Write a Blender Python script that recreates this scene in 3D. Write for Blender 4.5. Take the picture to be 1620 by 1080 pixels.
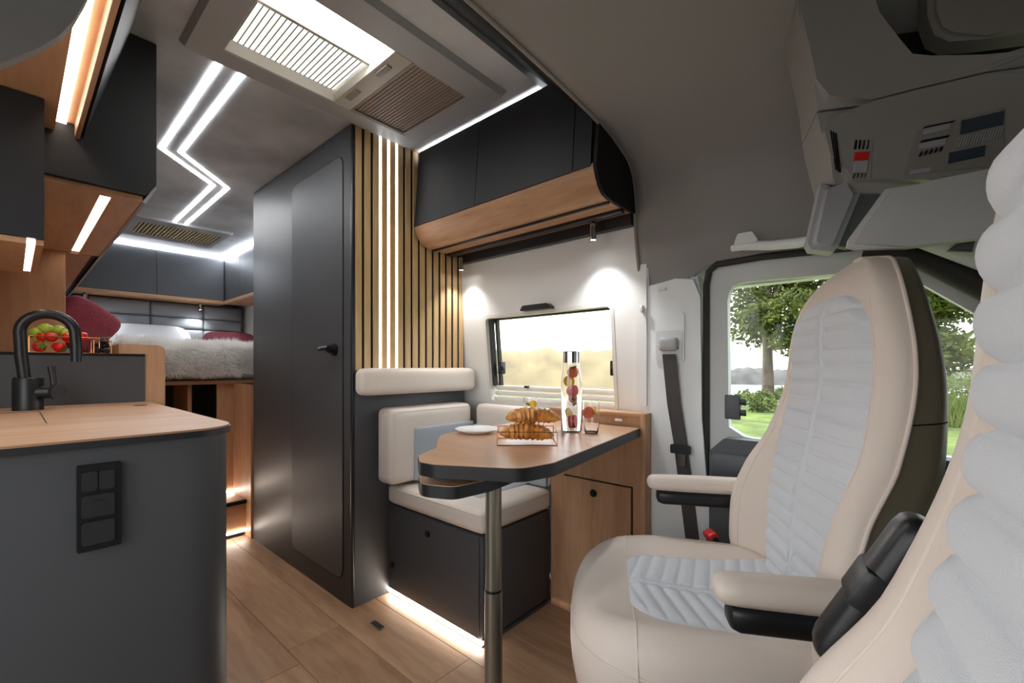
import bpy, bmesh, math, random
from mathutils import Vector, Matrix, noise
random.seed(7)
sc = bpy.context.scene
PI = math.pi
for o in list(bpy.data.objects): bpy.data.objects.remove(o)

# ------------------------------------------------------------------ camera, world, sun, exposure
CH = 0.97                                    # camera height above the van floor
FPX = 690.0                                  # focal length in pixels of the 1620 px wide frame
YAW = math.radians(48.9)                     # X = across the van, Y = towards the rear
S_, C_ = math.sin(YAW), math.cos(YAW)
cam = bpy.data.cameras.new('camera'); camo = bpy.data.objects.new('camera', cam)
sc.collection.objects.link(camo)
camo.location = (0, 0, CH); camo.rotation_euler = (PI/2, 0, -YAW)
cam.sensor_width = 36; cam.lens = FPX/1620*36; cam.shift_y = 40/1620; cam.clip_start = 0.02; cam.clip_end = 1000
sc.camera = camo
w = bpy.data.worlds.new('world'); sc.world = w; w.use_nodes = True
nt = w.node_tree; bg = nt.nodes['Background']
tc = nt.nodes.new('ShaderNodeTexCoord'); sx = nt.nodes.new('ShaderNodeSeparateXYZ'); rmp = nt.nodes.new('ShaderNodeValToRGB')
nt.links.new(tc.outputs['Generated'], sx.inputs[0]); nt.links.new(sx.outputs['Z'], rmp.inputs[0]); nt.links.new(rmp.outputs[0], bg.inputs['Color'])
rmp.color_ramp.elements[0].position = 0.0; rmp.color_ramp.elements[0].color = (1.0, 0.98, 0.95, 1)
rmp.color_ramp.elements[1].position = 0.6; rmp.color_ramp.elements[1].color = (0.82, 0.91, 1.0, 1)
bg.inputs['Strength'].default_value = 2.6
sun = bpy.data.lights.new('sun', 'SUN'); sun.energy = 3.5; sun.color = (1, .93, .78); sun.angle = math.radians(2)
suno = bpy.data.objects.new('sun', sun); sc.collection.objects.link(suno)
suno.rotation_euler = Vector((-.10, -.85, -.52)).to_track_quat('-Z', 'Y').to_euler()
vs = sc.view_settings; vs.view_transform = 'Standard'; vs.look = 'None'; vs.exposure = 0.5; vs.gamma = 1.0; vs.use_curve_mapping = False

# ------------------------------------------------------------------ pixel -> point helpers
def ray(u, v):
    k = (u-810)/FPX
    return Vector((S_+k*C_, C_-k*S_, -(v-580)/FPX))
CO = Vector((0, 0, CH))
def atX(u, v, x): r = ray(u, v); return CO + r*(x/r.x)
def atY(u, v, y): r = ray(u, v); return CO + r*(y/r.y)
def atZ(u, v, z): r = ray(u, v); return CO + r*((z-CH)/r.z)
def atN(u, v, n, c): r = ray(u, v); return CO + r*(c/(r.x*n[0]+r.y*n[1]))

# ------------------------------------------------------------------ materials
def lin(c):
    return tuple(((x/255)/12.92 if x/255 <= .04045 else ((x/255+.055)/1.055)**2.4) for x in c) + (1,)
MATS = {}
def base(name):
    m = bpy.data.materials.new(name); m.use_nodes = True; MATS[name] = m
    return m, m.node_tree, m.node_tree.nodes['Principled BSDF']
def plain(name, col, rough=.5, metal=0, spec=.5, bump=0, bscale=200, var=0, vscale=3, sheen=0, coat=0):
    m, t, b = base(name)
    b.inputs['Base Color'].default_value = lin(col); b.inputs['Roughness'].default_value = rough
    b.inputs['Metallic'].default_value = metal; b.inputs['Specular IOR Level'].default_value = spec
    if sheen: b.inputs['Sheen Weight'].default_value = sheen
    if coat: b.inputs['Coat Weight'].default_value = coat
    c = t.nodes.new('ShaderNodeTexCoord')
    if bump:
        n = t.nodes.new('ShaderNodeTexNoise'); n.inputs['Scale'].default_value = bscale; n.inputs['Detail'].default_value = 3
        bp = t.nodes.new('ShaderNodeBump'); bp.inputs['Strength'].default_value = bump; bp.inputs['Distance'].default_value = .002
        t.links.new(c.outputs['Object'], n.inputs['Vector']); t.links.new(n.outputs['Fac'], bp.inputs['Height']); t.links.new(bp.outputs[0], b.inputs['Normal'])
    if var:
        n = t.nodes.new('ShaderNodeTexNoise'); n.inputs['Scale'].default_value = vscale; n.inputs['Detail'].default_value = 6
        r = t.nodes.new('ShaderNodeValToRGB'); r.color_ramp.elements[0].position = .3; r.color_ramp.elements[1].position = .7
        r.color_ramp.elements[0].color = lin([max(0, x*(1-var)) for x in col]); r.color_ramp.elements[1].color = lin([min(255, x*(1+var)) for x in col])
        t.links.new(c.outputs['Object'], n.inputs['Vector']); t.links.new(n.outputs['Fac'], r.inputs[0]); t.links.new(r.outputs[0], b.inputs['Base Color'])
    return m
def wood(name, c1, c2, axis='y', rough=.45, scale=9, knots=0):
    m, t, b = base(name)
    c = t.nodes.new('ShaderNodeTexCoord'); mp = t.nodes.new('ShaderNodeMapping')
    st = {'x': (.12, 1, 1), 'y': (1, .12, 1), 'z': (1, 1, .12)}[axis]; mp.inputs['Scale'].default_value = st
    oi = t.nodes.new('ShaderNodeObjectInfo'); ad = t.nodes.new('ShaderNodeVectorMath'); ad.operation = 'ADD'
    sc_ = t.nodes.new('ShaderNodeVectorMath'); sc_.operation = 'SCALE'; sc_.inputs['Scale'].default_value = 9.0
    cmb = t.nodes.new('ShaderNodeCombineXYZ')
    for i in range(3): t.links.new(oi.outputs['Random'], cmb.inputs[i])
    t.links.new(cmb.outputs[0], sc_.inputs[0]); t.links.new(c.outputs['Object'], ad.inputs[0]); t.links.new(sc_.outputs[0], ad.inputs[1])
    t.links.new(ad.outputs[0], mp.inputs['Vector'])
    n1 = t.nodes.new('ShaderNodeTexNoise'); n1.inputs['Scale'].default_value = scale; n1.inputs['Detail'].default_value = 8; n1.inputs['Roughness'].default_value = .65; n1.inputs['Distortion'].default_value = .6
    n2 = t.nodes.new('ShaderNodeTexNoise'); n2.inputs['Scale'].default_value = scale*9; n2.inputs['Detail'].default_value = 4
    t.links.new(mp.outputs[0], n1.inputs['Vector']); t.links.new(mp.outputs[0], n2.inputs['Vector'])
    mx = t.nodes.new('ShaderNodeMath'); mx.operation = 'MULTIPLY_ADD'; mx.inputs[1].default_value = .35
    t.links.new(n2.outputs['Fac'], mx.inputs[0]); t.links.new(n1.outputs['Fac'], mx.inputs[2])
    r = t.nodes.new('ShaderNodeValToRGB'); r.color_ramp.elements[0].position = .42; r.color_ramp.elements[1].position = .95
    r.color_ramp.elements[0].color = lin(c2); r.color_ramp.elements[1].color = lin(c1)
    t.links.new(mx.outputs[0], r.inputs[0])
    out = r.outputs[0]
    if knots:
        vo = t.nodes.new('ShaderNodeTexVoronoi'); vo.inputs['Scale'].default_value = knots
        mp2 = t.nodes.new('ShaderNodeMapping'); mp2.inputs['Scale'].default_value = {'x': (.45, 1, 1), 'y': (1, .45, 1), 'z': (1, 1, .45)}[axis]
        t.links.new(ad.outputs[0], mp2.inputs['Vector']); t.links.new(mp2.outputs[0], vo.inputs['Vector'])
        kr = t.nodes.new('ShaderNodeValToRGB'); kr.color_ramp.elements[0].position = .02; kr.color_ramp.elements[1].position = .13
        kr.color_ramp.elements[0].color = (.35, .27, .2, 1); kr.color_ramp.elements[1].color = (1, 1, 1, 1)
        t.links.new(vo.outputs['Distance'], kr.inputs[0])
        mm = t.nodes.new('ShaderNodeMix'); mm.data_type = 'RGBA'; mm.blend_type = 'MULTIPLY'; mm.inputs['Factor'].default_value = .7
        t.links.new(out, mm.inputs[6]); t.links.new(kr.outputs[0], mm.inputs[7]); out = mm.outputs[2]
    t.links.new(out, b.inputs['Base Color'])
    b.inputs['Roughness'].default_value = rough
    bp = t.nodes.new('ShaderNodeBump'); bp.inputs['Strength'].default_value = .12; bp.inputs['Distance'].default_value = .001
    t.links.new(n2.outputs['Fac'], bp.inputs['Height']); t.links.new(bp.outputs[0], b.inputs['Normal'])
    return m
def glow(name, col, strength):
    m, t, b = base(name)
    b.inputs['Base Color'].default_value = (.8, .8, .8, 1)
    b.inputs['Emission Color'].default_value = (*col, 1); b.inputs['Emission Strength'].default_value = strength
    return m
def glass(name, col=(1, 1, 1), rough=0, ior=1.45):
    m, t, b = base(name)
    b.inputs['Base Color'].default_value = (*col, 1); b.inputs['Transmission Weight'].default_value = 1; b.inputs['Roughness'].default_value = rough; b.inputs['IOR'].default_value = ior
    return m
def pane(name, col=(1, 1, 1), gloss=.06, haze=0):
    m = bpy.data.materials.new(name); m.use_nodes = True; MATS[name] = m; t = m.node_tree
    for n in list(t.nodes): t.nodes.remove(n)
    o = t.nodes.new('ShaderNodeOutputMaterial'); tr = t.nodes.new('ShaderNodeBsdfTransparent'); tr.inputs[0].default_value = (*col, 1)
    gl = t.nodes.new('ShaderNodeBsdfGlossy'); gl.inputs['Roughness'].default_value = .03
    mx = t.nodes.new('ShaderNodeMixShader'); mx.inputs[0].default_value = gloss
    t.links.new(tr.outputs[0], mx.inputs[1]); t.links.new(gl.outputs[0], mx.inputs[2]); last = mx
    if haze:
        df = t.nodes.new('ShaderNodeBsdfTranslucent'); df.inputs[0].default_value = (.95, .96, 1, 1)
        m2 = t.nodes.new('ShaderNodeMixShader'); m2.inputs[0].default_value = haze
        t.links.new(mx.outputs[0], m2.inputs[1]); t.links.new(df.outputs[0], m2.inputs[2]); last = m2
    t.links.new(last.outputs[0], o.inputs[0]); return m
def foliage(name, c1, c2, scale=1.5):
    m, t, b = base(name)
    oi = t.nodes.new('ShaderNodeTexCoord'); n = t.nodes.new('ShaderNodeTexNoise'); n.inputs['Scale'].default_value = scale; n.inputs['Detail'].default_value = 5
    r = t.nodes.new('ShaderNodeValToRGB'); r.color_ramp.elements[0].color = lin(c1); r.color_ramp.elements[1].color = lin(c2)
    r.color_ramp.elements[0].position = .35; r.color_ramp.elements[1].position = .65
    t.links.new(oi.outputs['Object'], n.inputs['Vector']); t.links.new(n.outputs['Fac'], r.inputs[0]); t.links.new(r.outputs[0], b.inputs['Base Color'])
    b.inputs['Roughness'].default_value = .7
    tl = t.nodes.new('ShaderNodeBsdfTranslucent'); t.links.new(r.outputs[0], tl.inputs[0])
    mx = t.nodes.new('ShaderNodeMixShader'); mx.inputs[0].default_value = .4; out = t.nodes['Material Output']
    t.links.new(b.outputs[0], mx.inputs[1]); t.links.new(tl.outputs[0], mx.inputs[2]); t.links.new(mx.outputs[0], out.inputs[0])
    return m

plain('anthracite', (75, 76, 79), .5, spec=.4)
plain('anthracite_dark', (36, 37, 40), .55, spec=.35)
plain('black_matt', (12, 12, 13), .6, spec=.3)
plain('black_plastic', (20, 21, 23), .38)
plain('black_gloss', (10, 10, 11), .18)
plain('black_edge', (30, 31, 34), .4)
wood('oak_y', (208, 165, 128), (164, 119, 86), 'y')
wood('oak_z', (208, 165, 128), (164, 119, 86), 'z')
wood('oak_x', (208, 165, 128), (164, 119, 86), 'x')
wood('oak_table', (218, 176, 142), (182, 136, 102), 'y', rough=.3)
wood('slat_oak', (222, 190, 142), (186, 152, 106), 'z', scale=14)
wood('floor_oak', (212, 172, 136), (146, 108, 80), 'y', rough=.4, scale=6, knots=2.2)
plain('ceiling_concrete', (186, 189, 194), .45, var=.20, vscale=2.2, bump=.1, bscale=40)
plain('grey_panel', (164, 165, 168), .45)
plain('beige_vent', (216, 200, 156), .5)
plain('console_brown', (150, 130, 116), .6)
plain('taupe_plastic', (140, 134, 128), .5)
plain('beige_plastic', (188, 182, 172), .5)
plain('wall_grey', (232, 231, 228), .7)
plain('pillar_grey', (228, 232, 233), .55)
plain('headliner', (150, 147, 146), .9, bump=.25, bscale=900)
plain('console_grey', (150, 147, 143), .42)
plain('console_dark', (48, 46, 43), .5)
plain('door_grey', (206, 210, 210), .55)
plain('rubber', (48, 46, 44), .7)
plain('dark_grey_plastic', (84, 88, 92), .5)
plain('leather_beige', (226, 211, 198), .42, bump=.22, bscale=420, spec=.35)
plain('leather_shaded', (98, 90, 74), .38, bump=.22, bscale=420, spec=.45)  # seat sides: beige leather with its shade worked into a darker colour
plain('leather_bench', (226, 214, 202), .45, bump=.2, bscale=420)
plain('fabric_grey', (222, 224, 228), .9, bump=.45, bscale=1100, sheen=.3)
plain('fabric_bench', (172, 178, 184), .9, bump=.4, bscale=900)
plain('thread', (232, 218, 204), .7)
plain('headboard', (146, 150, 156), .85, bump=.3, bscale=700)
plain('white_linen', (236, 238, 242), .9, bump=.2, bscale=60)
plain('sheet_cream', (206, 200, 188), .9)
plain('burgundy', (120, 38, 48), .85, bump=.5, bscale=500, var=.2, vscale=120)
plain('chrome', (200, 200, 200), .12, metal=1)
plain('steel', (150, 146, 134), .35, metal=.8)
plain('copper', (200, 140, 90), .25, metal=1)
plain('belt', (70, 66, 66), .75, bump=.5, bscale=700)
plain('red_plastic', (214, 30, 24), .35)
plain('porcelain', (246, 246, 246), .2)
plain('pastry', (206, 136, 66), .42, var=.30, vscale=45, bump=.8, bscale=90)
plain('strawberry', (214, 22, 22), .3, bump=.6, bscale=220)
plain('leaf_green', (84, 150, 44), .5)
plain('lime', (170, 190, 60), .4)
plain('lemon', (246, 196, 40), .4)
plain('grapefruit', (236, 110, 84), .4)
plain('blackberry', (30, 22, 30), .3)
plain('screen_blue', (44, 58, 70), .25)
plain('visor', (200, 200, 198), .8, bump=.2, bscale=500)
plain('bark', (84, 74, 62), .9, bump=.8, bscale=8, var=.3, vscale=6)
plain('white_plastic', (238, 238, 236), .4)
plain('cassette', (226, 222, 214), .4)
glow('led_white', (1, .985, .97), 26)
glow('led_warm', (1, .88, .74), 5.5)
glow('led_ceiling', (.98, .99, 1), 22)
glow('led_slat', (.90, .96, 1), 6)
glow('led_plinth', (1, .93, .83), 20)
glow('led_rear', (.86, .92, 1), 36)
glow('led_panel', (1, 1, .98), 14)
glow('blind_glow', (1, 1, .94), .62)  # emission in the cloth stands in for light passing through it
glow('bulb', (.95, .98, 1), 60)
glass('clear_glass'); glass('water', ior=1.33)
pane('van_glass', (.97, .99, .98), .01); pane('acrylic', (.97, .97, .96), .04, haze=.05)
foliage('fur', (246, 243, 238), (252, 250, 248), 3)
foliage('leaves_dark', (48, 62, 20), (112, 122, 44)); foliage('leaves_light', (84, 100, 40), (130, 140, 76))
plain('lawn', (92, 106, 44), .9, var=.28, vscale=1.4)
plain('dry_hill', (150, 132, 96), .95, var=.12, vscale=.3)
plain('far_wood', (92, 88, 86), .95, var=.2, vscale=.4)
plain('bounce_grey', (104, 101, 97), .95, var=.2, vscale=9)
plain('lake', (210, 214, 226), .15)

# ------------------------------------------------------------------ mesh helpers
COL = sc.collection
WM = {}
def B(): return bmesh.new()
def finish(bm, name, mat, smooth=40):
    bmesh.ops.recalc_face_normals(bm, faces=bm.faces)
    me = bpy.data.meshes.new(name); bm.to_mesh(me); bm.free()
    if mat: me.materials.append(MATS[mat])
    if smooth:
        for p in me.polygons: p.use_smooth = True
        me.set_sharp_from_angle(angle=math.radians(smooth))
    return me
def tag(o, label=None, cat=None, group=None, kind=None):
    if label: o['label'] = label
    if cat: o['category'] = cat
    if group: o['group'] = group
    if kind: o['kind'] = kind
    return o
def thing(name, label, cat, loc=(0, 0, 0), rotz=0, group=None):
    o = bpy.data.objects.new(name, None); COL.objects.link(o); o.empty_display_size = .05
    o.location = loc; o.rotation_euler = (0, 0, rotz)
    WM[o] = Matrix.Translation(loc) @ Matrix.Rotation(rotz, 4, 'Z')
    return tag(o, label, cat, group)
def part(name, bm, mat, parent, local=False, smooth=40, label=None):
    if not local: bm.transform(WM[parent].inverted())
    o = bpy.data.objects.new(name, finish(bm, name, mat, smooth)); COL.objects.link(o)
    o.parent = parent; WM[o] = WM[parent]
    if label: o['label'] = label
    return o
def solo(name, bm, mat, label=None, cat=None, group=None, kind=None, smooth=40):
    vs_ = [v.co for v in bm.verts]
    lo = Vector([min(v[i] for v in vs_) for i in range(3)]); hi = Vector([max(v[i] for v in vs_) for i in range(3)])
    p = Vector(((lo.x+hi.x)/2, (lo.y+hi.y)/2, lo.z)); bm.transform(Matrix.Translation(-p))
    o = bpy.data.objects.new(name, finish(bm, name, mat, smooth)); COL.objects.link(o); o.location = p
    WM[o] = Matrix.Translation(p)
    return tag(o, label, cat, group, kind)
def box(bm, x0, x1, y0, y1, z0, z1, r=0, seg=2):
    t = B(); bmesh.ops.create_cube(t, size=1)
    for v in t.verts: v.co = Vector(((x0+x1)/2+v.co.x*(x1-x0), (y0+y1)/2+v.co.y*(y1-y0), (z0+z1)/2+v.co.z*(z1-z0)))
    if r: bmesh.ops.bevel(t, geom=t.edges[:], offset=r, segments=seg, affect='EDGES', profile=.5)
    merge(bm, t); return bm
def merge(bm, t, M=None):
    if M is not None: t.transform(M)
    mp = {}
    for v in t.verts: mp[v] = bm.verts.new(v.co)
    for f in t.faces:
        try: bm.faces.new([mp[v] for v in f.verts])
        except ValueError: pass
    t.free()
def bx(*a, **k): return box(B(), *a, **k)
def prism(bm, pts, axis, a, b):
    """polygon pts (2D) extruded along axis from a to b; 2D coords: x->(y,z), y->(x,z), z->(x,y)"""
    def P(p, h):
        return {'x': (h, p[0], p[1]), 'y': (p[0], h, p[1]), 'z': (p[0], p[1], h)}[axis]
    A = [bm.verts.new(P(p, a)) for p in pts]; Bv = [bm.verts.new(P(p, b)) for p in pts]
    n = len(pts)
    bm.faces.new(A); bm.faces.new(Bv[::-1])
    for i in range(n): bm.faces.new((A[i], A[(i+1) % n], Bv[(i+1) % n], Bv[i]))
    return bm
def rpoly(pts, r, seg=6):
    """round the corners of a 2D polygon; r a number or list"""
    out = []; n = len(pts)
    for i in range(n):
        p = Vector(pts[i]); a = Vector(pts[i-1])-p; b = Vector(pts[(i+1) % n])-p
        rr = r[i] if isinstance(r, (list, tuple)) else r
        if rr <= 0: out.append(tuple(p)); continue
        la, lb = a.length, b.length; a.normalize(); b.normalize()
        ang = a.angle(b); d = min(rr/math.tan(ang/2), la*.48, lb*.48)
        p0 = p+a*d; p1 = p+b*d
        for k in range(seg+1):
            t = k/seg; out.append(tuple((1-t)**2*p0+2*t*(1-t)*p+t*t*p1))
    return out
def rrect(x0, x1, y0, y1, r, seg=5): return rpoly([(x0, y0), (x1, y0), (x1, y1), (x0, y1)], r, seg)
def tube(bm, pts, r, n=10, closed=False, cap=True):
    pts = [Vector(p) for p in pts]; m = len(pts); rings = []
    R = r if isinstance(r, (list, tuple)) else [r]*m
    up = None
    for i, p in enumerate(pts):
        if closed: t = pts[(i+1) % m]-pts[i-1]
        else: t = pts[min(i+1, m-1)]-pts[max(i-1, 0)]
        t.normalize()
        if up is None: up = t.orthogonal().normalized()
        up = (up-t*up.dot(t)).normalized() if (up-t*up.dot(t)).length > 1e-6 else t.orthogonal().normalized()
        s = t.cross(up)
        rings.append([bm.verts.new(p+(up*math.cos(2*PI*k/n)+s*math.sin(2*PI*k/n))*R[i]) for k in range(n)])
    for i in range(m if closed else m-1):
        a, b = rings[i], rings[(i+1) % m]
        for k in range(n): bm.faces.new((a[k], a[(k+1) % n], b[(k+1) % n], b[k]))
    if not closed and cap: bm.faces.new(rings[0][::-1]); bm.faces.new(rings[-1])
    return bm
def lathe(bm, prof, c, n=24):
    rings = []
    for r, z in prof:
        if r < 1e-6: rings.append([bm.verts.new((c[0], c[1], c[2]+z))])
        else: rings.append([bm.verts.new((c[0]+r*math.cos(2*PI*k/n), c[1]+r*math.sin(2*PI*k/n), c[2]+z)) for k in range(n)])
    for a, b in zip(rings, rings[1:]):
        for k in range(n):
            if len(a) == 1 and len(b) == 1: continue
            if len(a) == 1: bm.faces.new((a[0], b[k], b[(k+1) % n]))
            elif len(b) == 1: bm.faces.new((a[k], a[(k+1) % n], b[0]))
            else: bm.faces.new((a[k], a[(k+1) % n], b[(k+1) % n], b[k]))
    return bm
def grid(bm, f, nu, nv):
    V = [[bm.verts.new(f(i/nu, j/nv)) for j in range(nv+1)] for i in range(nu+1)]
    for i in range(nu):
        for j in range(nv): bm.faces.new((V[i][j], V[i+1][j], V[i+1][j+1], V[i][j+1]))
    return V
def pad(bm, x0, x1, y0, y1, z0, z1, r, bulge=(0, 0, 0), n=14, M=None, wob=0):
    """upholstered box: rounded by r, faces swelling by bulge"""
    t = B(); bmesh.ops.create_cube(t, size=2); bmesh.ops.subdivide_edges(t, edges=t.edges[:], cuts=n, use_grid_fill=True)
    h = Vector(((x1-x0)/2, (y1-y0)/2, (z1-z0)/2)); c = Vector(((x0+x1)/2, (y0+y1)/2, (z0+z1)/2))
    for v in t.verts:
        a = v.co.copy()
        e = Vector([math.copysign(1-(1-abs(x))**1.5, x) for x in a])
        q = Vector((e.x*h.x, e.y*h.y, e.z*h.z)); rr = min(r, min(h)*.999)
        core = Vector([max(-(h[i]-rr), min(h[i]-rr, q[i])) for i in range(3)])
        d = q-core
        p = core+d.normalized()*rr if d.length > 1e-9 else q
        for i in range(3):
            j, k = (i+1) % 3, (i+2) % 3
            p[i] += math.copysign(1, a[i])*bulge[i]*(1-e[j]**2)*(1-e[k]**2)*abs(a[i])**4
        if wob: p += noise.noise_vector(p*9+c*3)*wob
        v.co = p+c
    merge(bm, t, M); return bm
def curve(tab, x):
    """smooth cubic through the table points"""
    if x <= tab[0][0]: return tab[0][1]
    if x >= tab[-1][0]: return tab[-1][1]
    n = len(tab)
    i = 0
    while x > tab[i+1][0]: i += 1
    def m(k):
        if k == 0: return (tab[1][1]-tab[0][1])/(tab[1][0]-tab[0][0])
        if k == n-1: return (tab[k][1]-tab[k-1][1])/(tab[k][0]-tab[k-1][0])
        a = (tab[k][1]-tab[k-1][1])/(tab[k][0]-tab[k-1][0]); b = (tab[k+1][1]-tab[k][1])/(tab[k+1][0]-tab[k][0])
        return 0 if a*b <= 0 else 2*a*b/(a+b)
    h = tab[i+1][0]-tab[i][0]; t = (x-tab[i][0])/h
    return (2*t**3-3*t*t+1)*tab[i][1]+(t**3-2*t*t+t)*h*m(i)+(-2*t**3+3*t*t)*tab[i+1][1]+(t**3-t*t)*h*m(i+1)
def copy_tree(o, parent=None):
    c = o.copy(); COL.objects.link(c); c.parent = parent
    for ch in [k for k in bpy.data.objects if k.parent == o]: copy_tree(ch, c)
    return c
def spot_lamp(name, loc, to, power, size, blend=.4, col=(1, 1, 1), r=.01):
    l = bpy.data.lights.new(name, 'SPOT'); l.energy = power; l.spot_size = math.radians(size); l.spot_blend = blend; l.color = col; l.shadow_soft_size = r
    o = bpy.data.objects.new(name, l); COL.objects.link(o); o.location = loc
    o.rotation_euler = (Vector(to)-Vector(loc)).to_track_quat('-Z', 'Y').to_euler(); return o

# ================================================================== SETTING
XL, XR, YF, YR, ZC = -.34, 1.62, -1.0, 4.9, 1.95
floor = solo('floor', bx(XL, XR, YF, YR, -.06, -.006), 'black_matt', kind='structure')
pw = .19
plank_mesh = {}
for i in range(11):
    y = YF + [0, .5, .25, .8, .1][i % 5]*-1.0
    x0 = -.35 + i*pw + .02
    while y < YR:
        y1 = y+1.28; a, b_ = max(y, YF), min(y1, YR)
        if b_-a > .02 and x0+.003 < XR:
            xa, xb = max(x0, XL), min(x0+pw, XR)
            part('plank', bx(xa+.0006, xb-.0006, a+.0006, b_-.0006, -.008, 0, r=.0008, seg=1), 'floor_oak', floor, smooth=0)
        y = y1

# ceiling of the living area with an opening for the skylight
SX0, SX1, SY0, SY1 = .42, 1.07, 1.14, 1.53
bm = B()
box(bm, XL, SX0, .93, YR, ZC, ZC+.05); box(bm, SX1, XR, .93, YR, ZC, ZC+.05)
box(bm, SX0, SX1, .93, SY0, ZC, ZC+.05); box(bm, SX0, SX1, SY1, YR, ZC, ZC+.05)
ceiling = solo('ceiling', bm, 'ceiling_concrete', kind='structure', smooth=0)

def wallx(z):
    for (a, p), (b, q) in zip(WPR, WPR[1:]):
        if z <= b: return p+(q-p)*(z-a)/(b-a)
    return WPR[-1][1]
WPR = [(0, 1.61), (.5, 1.60), (.8, 1.535), (1.21, 1.495), (1.53, 1.478), (1.96, 1.45)]
WY0, WY1, WZ0, WZ1 = .80, 1.48, .80, 1.208          # window opening
bm = B()
def wstrip(y0, y1, zs):
    for z0, z1 in zip(zs, zs[1:]):
        q = [(wallx(z0), y0, z0), (wallx(z0), y1, z0), (wallx(z1), y1, z1), (wallx(z1), y0, z1)]
        A = [bm.verts.new(p) for p in q]; Bv = [bm.verts.new((p[0]+.05, p[1], p[2])) for p in q]
        bm.faces.new(A); bm.faces.new(Bv[::-1])
        for i in range(4): bm.faces.new((A[i], A[(i+1) % 4], Bv[(i+1) % 4], Bv[i]))
zz = [0, .5, .8]
wstrip(.655, YR, [0, .5, .8]); wstrip(.655, WY0, [.8, 1.208]); wstrip(WY1, YR, [.8, 1.208]); wstrip(.655, YR, [1.208, 1.53, 1.96])
wall_right = solo('wall_right', bm, 'wall_grey', kind='structure', smooth=20)
solo('wall_rear', bx(XL, XR, YR, YR+.05, 0, 2.0), 'wall_grey', kind='structure')
bm = B()   # left wall with the passenger door window and the open sliding door
box(bm, XL-.05, XL, 1.38, YR, 0, 2.0); box(bm, XL-.05, XL, .56, 1.38, 1.78, 2.0); box(bm, XL-.05, XL, .46, .56, 0, 2.0); box(bm, XL-.05, XL, YF, .5, 0, .74); box(bm, XL-.05, XL, YF, .5, 1.24, 2.0); box(bm, XL-.05, XL, YF, -.55, .74, 1.24)
solo('wall_left', bm, 'wall_grey', kind='structure')
# bulkhead below the windscreen and the windscreen itself
bm = B(); box(bm, XL, XR, YF-.05, YF, 0, .80); solo('wall_front', bm, 'dark_grey_plastic', kind='structure')
bm = B()
q = [(XL, YF, .80), (XR, YF, .80), (XR-.06, -.34, 1.42), (XL+.06, -.34, 1.42)]
A = [bm.verts.new(p) for p in q]; bm.faces.new(A)
w3 = solo('window_3', bm, 'van_glass', kind='structure', smooth=0)

# cab headliner: lofted shell
def sec(y):
    k = min(1, max(0, (.69-y)/.5))
    kk = min(1, max(0, (.52-y)/.06)); k2 = min(1, max(0, (-.08-y)/.5))
    pr = [(.61, 1.762), (.95, 1.752), (1.20, 1.732), (1.335-.05*k, 1.700+.0*k), (1.400-.06*k, 1.672), (1.436-.06*k, 1.62), (1.452-.05*k, 1.55), (1.462-.03*k, 1.47), (1.475-.012*k, 1.38), (1.495, 1.30+.04*kk), (1.506, 1.255+.052*kk)]
    pr = [(x, z-(z-1.25)*.30*k2) for x, z in pr]
    half = [(1.22-x, z) for x, z in pr[1:]][::-1]
    return half+pr
def dense(p, n=4):
    o = []
    for i in range(len(p)-1):
        p0 = Vector(p[max(i-1, 0)]); p1 = Vector(p[i]); p2 = Vector(p[i+1]); p3 = Vector(p[min(i+2, len(p)-1)])
        for k in range(n):
            t = k/n; o.append(.5*((2*p1)+(p2-p0)*t+(2*p0-5*p1+4*p2-p3)*t*t+(3*p1-p0-3*p2+p3)*t**3))
    o.append(Vector(p[-1])); return o
bm = B(); rows = []
for i in range(25):
    y = .69-1.05*i/24
    rows.append([bm.verts.new((p.x, y, p.y)) for p in dense(sec(y))])
for a, b_ in zip(rows, rows[1:]):
    for k in range(len(a)-1): bm.faces.new((a[k], a[k+1], b_[k+1], b_[k]))
hl = solo('ceiling_cab', bm, 'headliner', kind='structure', smooth=80)
sol = hl.modifiers.new('thick', 'SOLIDIFY'); sol.thickness = .012; sol.offset = 1
# lighter rim along the rear edge of the headliner, and the black fascia up to the living area ceiling
rim = [(p.x, .69, p.y) for p in dense(sec(.69)) if p.x > -.215]
solo('trim_1', tube(B(), rim, .007, 8), 'taupe_plastic', kind='structure')
bm = B(); pr = [p for p in dense(sec(.69)) if -.25 < p.x < 1.2]
A = [bm.verts.new((p.x, .69, p.y)) for p in pr]; Bv = [bm.verts.new((p.x, .93, ZC+.03)) for p in pr]
for i in range(len(pr)-1): bm.faces.new((A[i], A[i+1], Bv[i+1], Bv[i]))
f = solo('trim_2', bm, 'black_matt', kind='structure'); sol = f.modifiers.new('thick', 'SOLIDIFY'); sol.thickness = .006
solo('ceiling_roof', bx(XL-.05, XR+.05, -.42, 1.0, 2.02, 2.06), 'wall_grey', kind='structure')
solo('wall_roof_side', bx(XR-.02, XR+.03, -.42, .70, 1.24, 2.06), 'wall_grey', kind='structure')
solo('wall_roof_front', bx(XL-.05, XR+.05, -.47, -.42, 1.40, 2.06), 'wall_grey', kind='structure')
# padded grey side trim beside the sliding door
pts = [(.056, 1.40), (.052, 1.345), (.048, 1.332), (.04, 1.308), (.03, 1.287), (.016, 1.267), (-.002, 1.246), (-.03, 1.215), (-.08, 1.19), (XL+.01, 1.17), (XL+.01, 1.72), (-.05, 1.72), (.05, 1.6)]
bm = prism(B(), pts, 'y', .60, .614); bmesh.ops.bevel(bm, geom=[e for e in bm.edges if abs(e.verts[0].co.y-e.verts[1].co.y) < 1e-6], offset=.004, segments=3, affect='EDGES')
solo('trim_3', bm, 'headliner', kind='structure')

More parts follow.
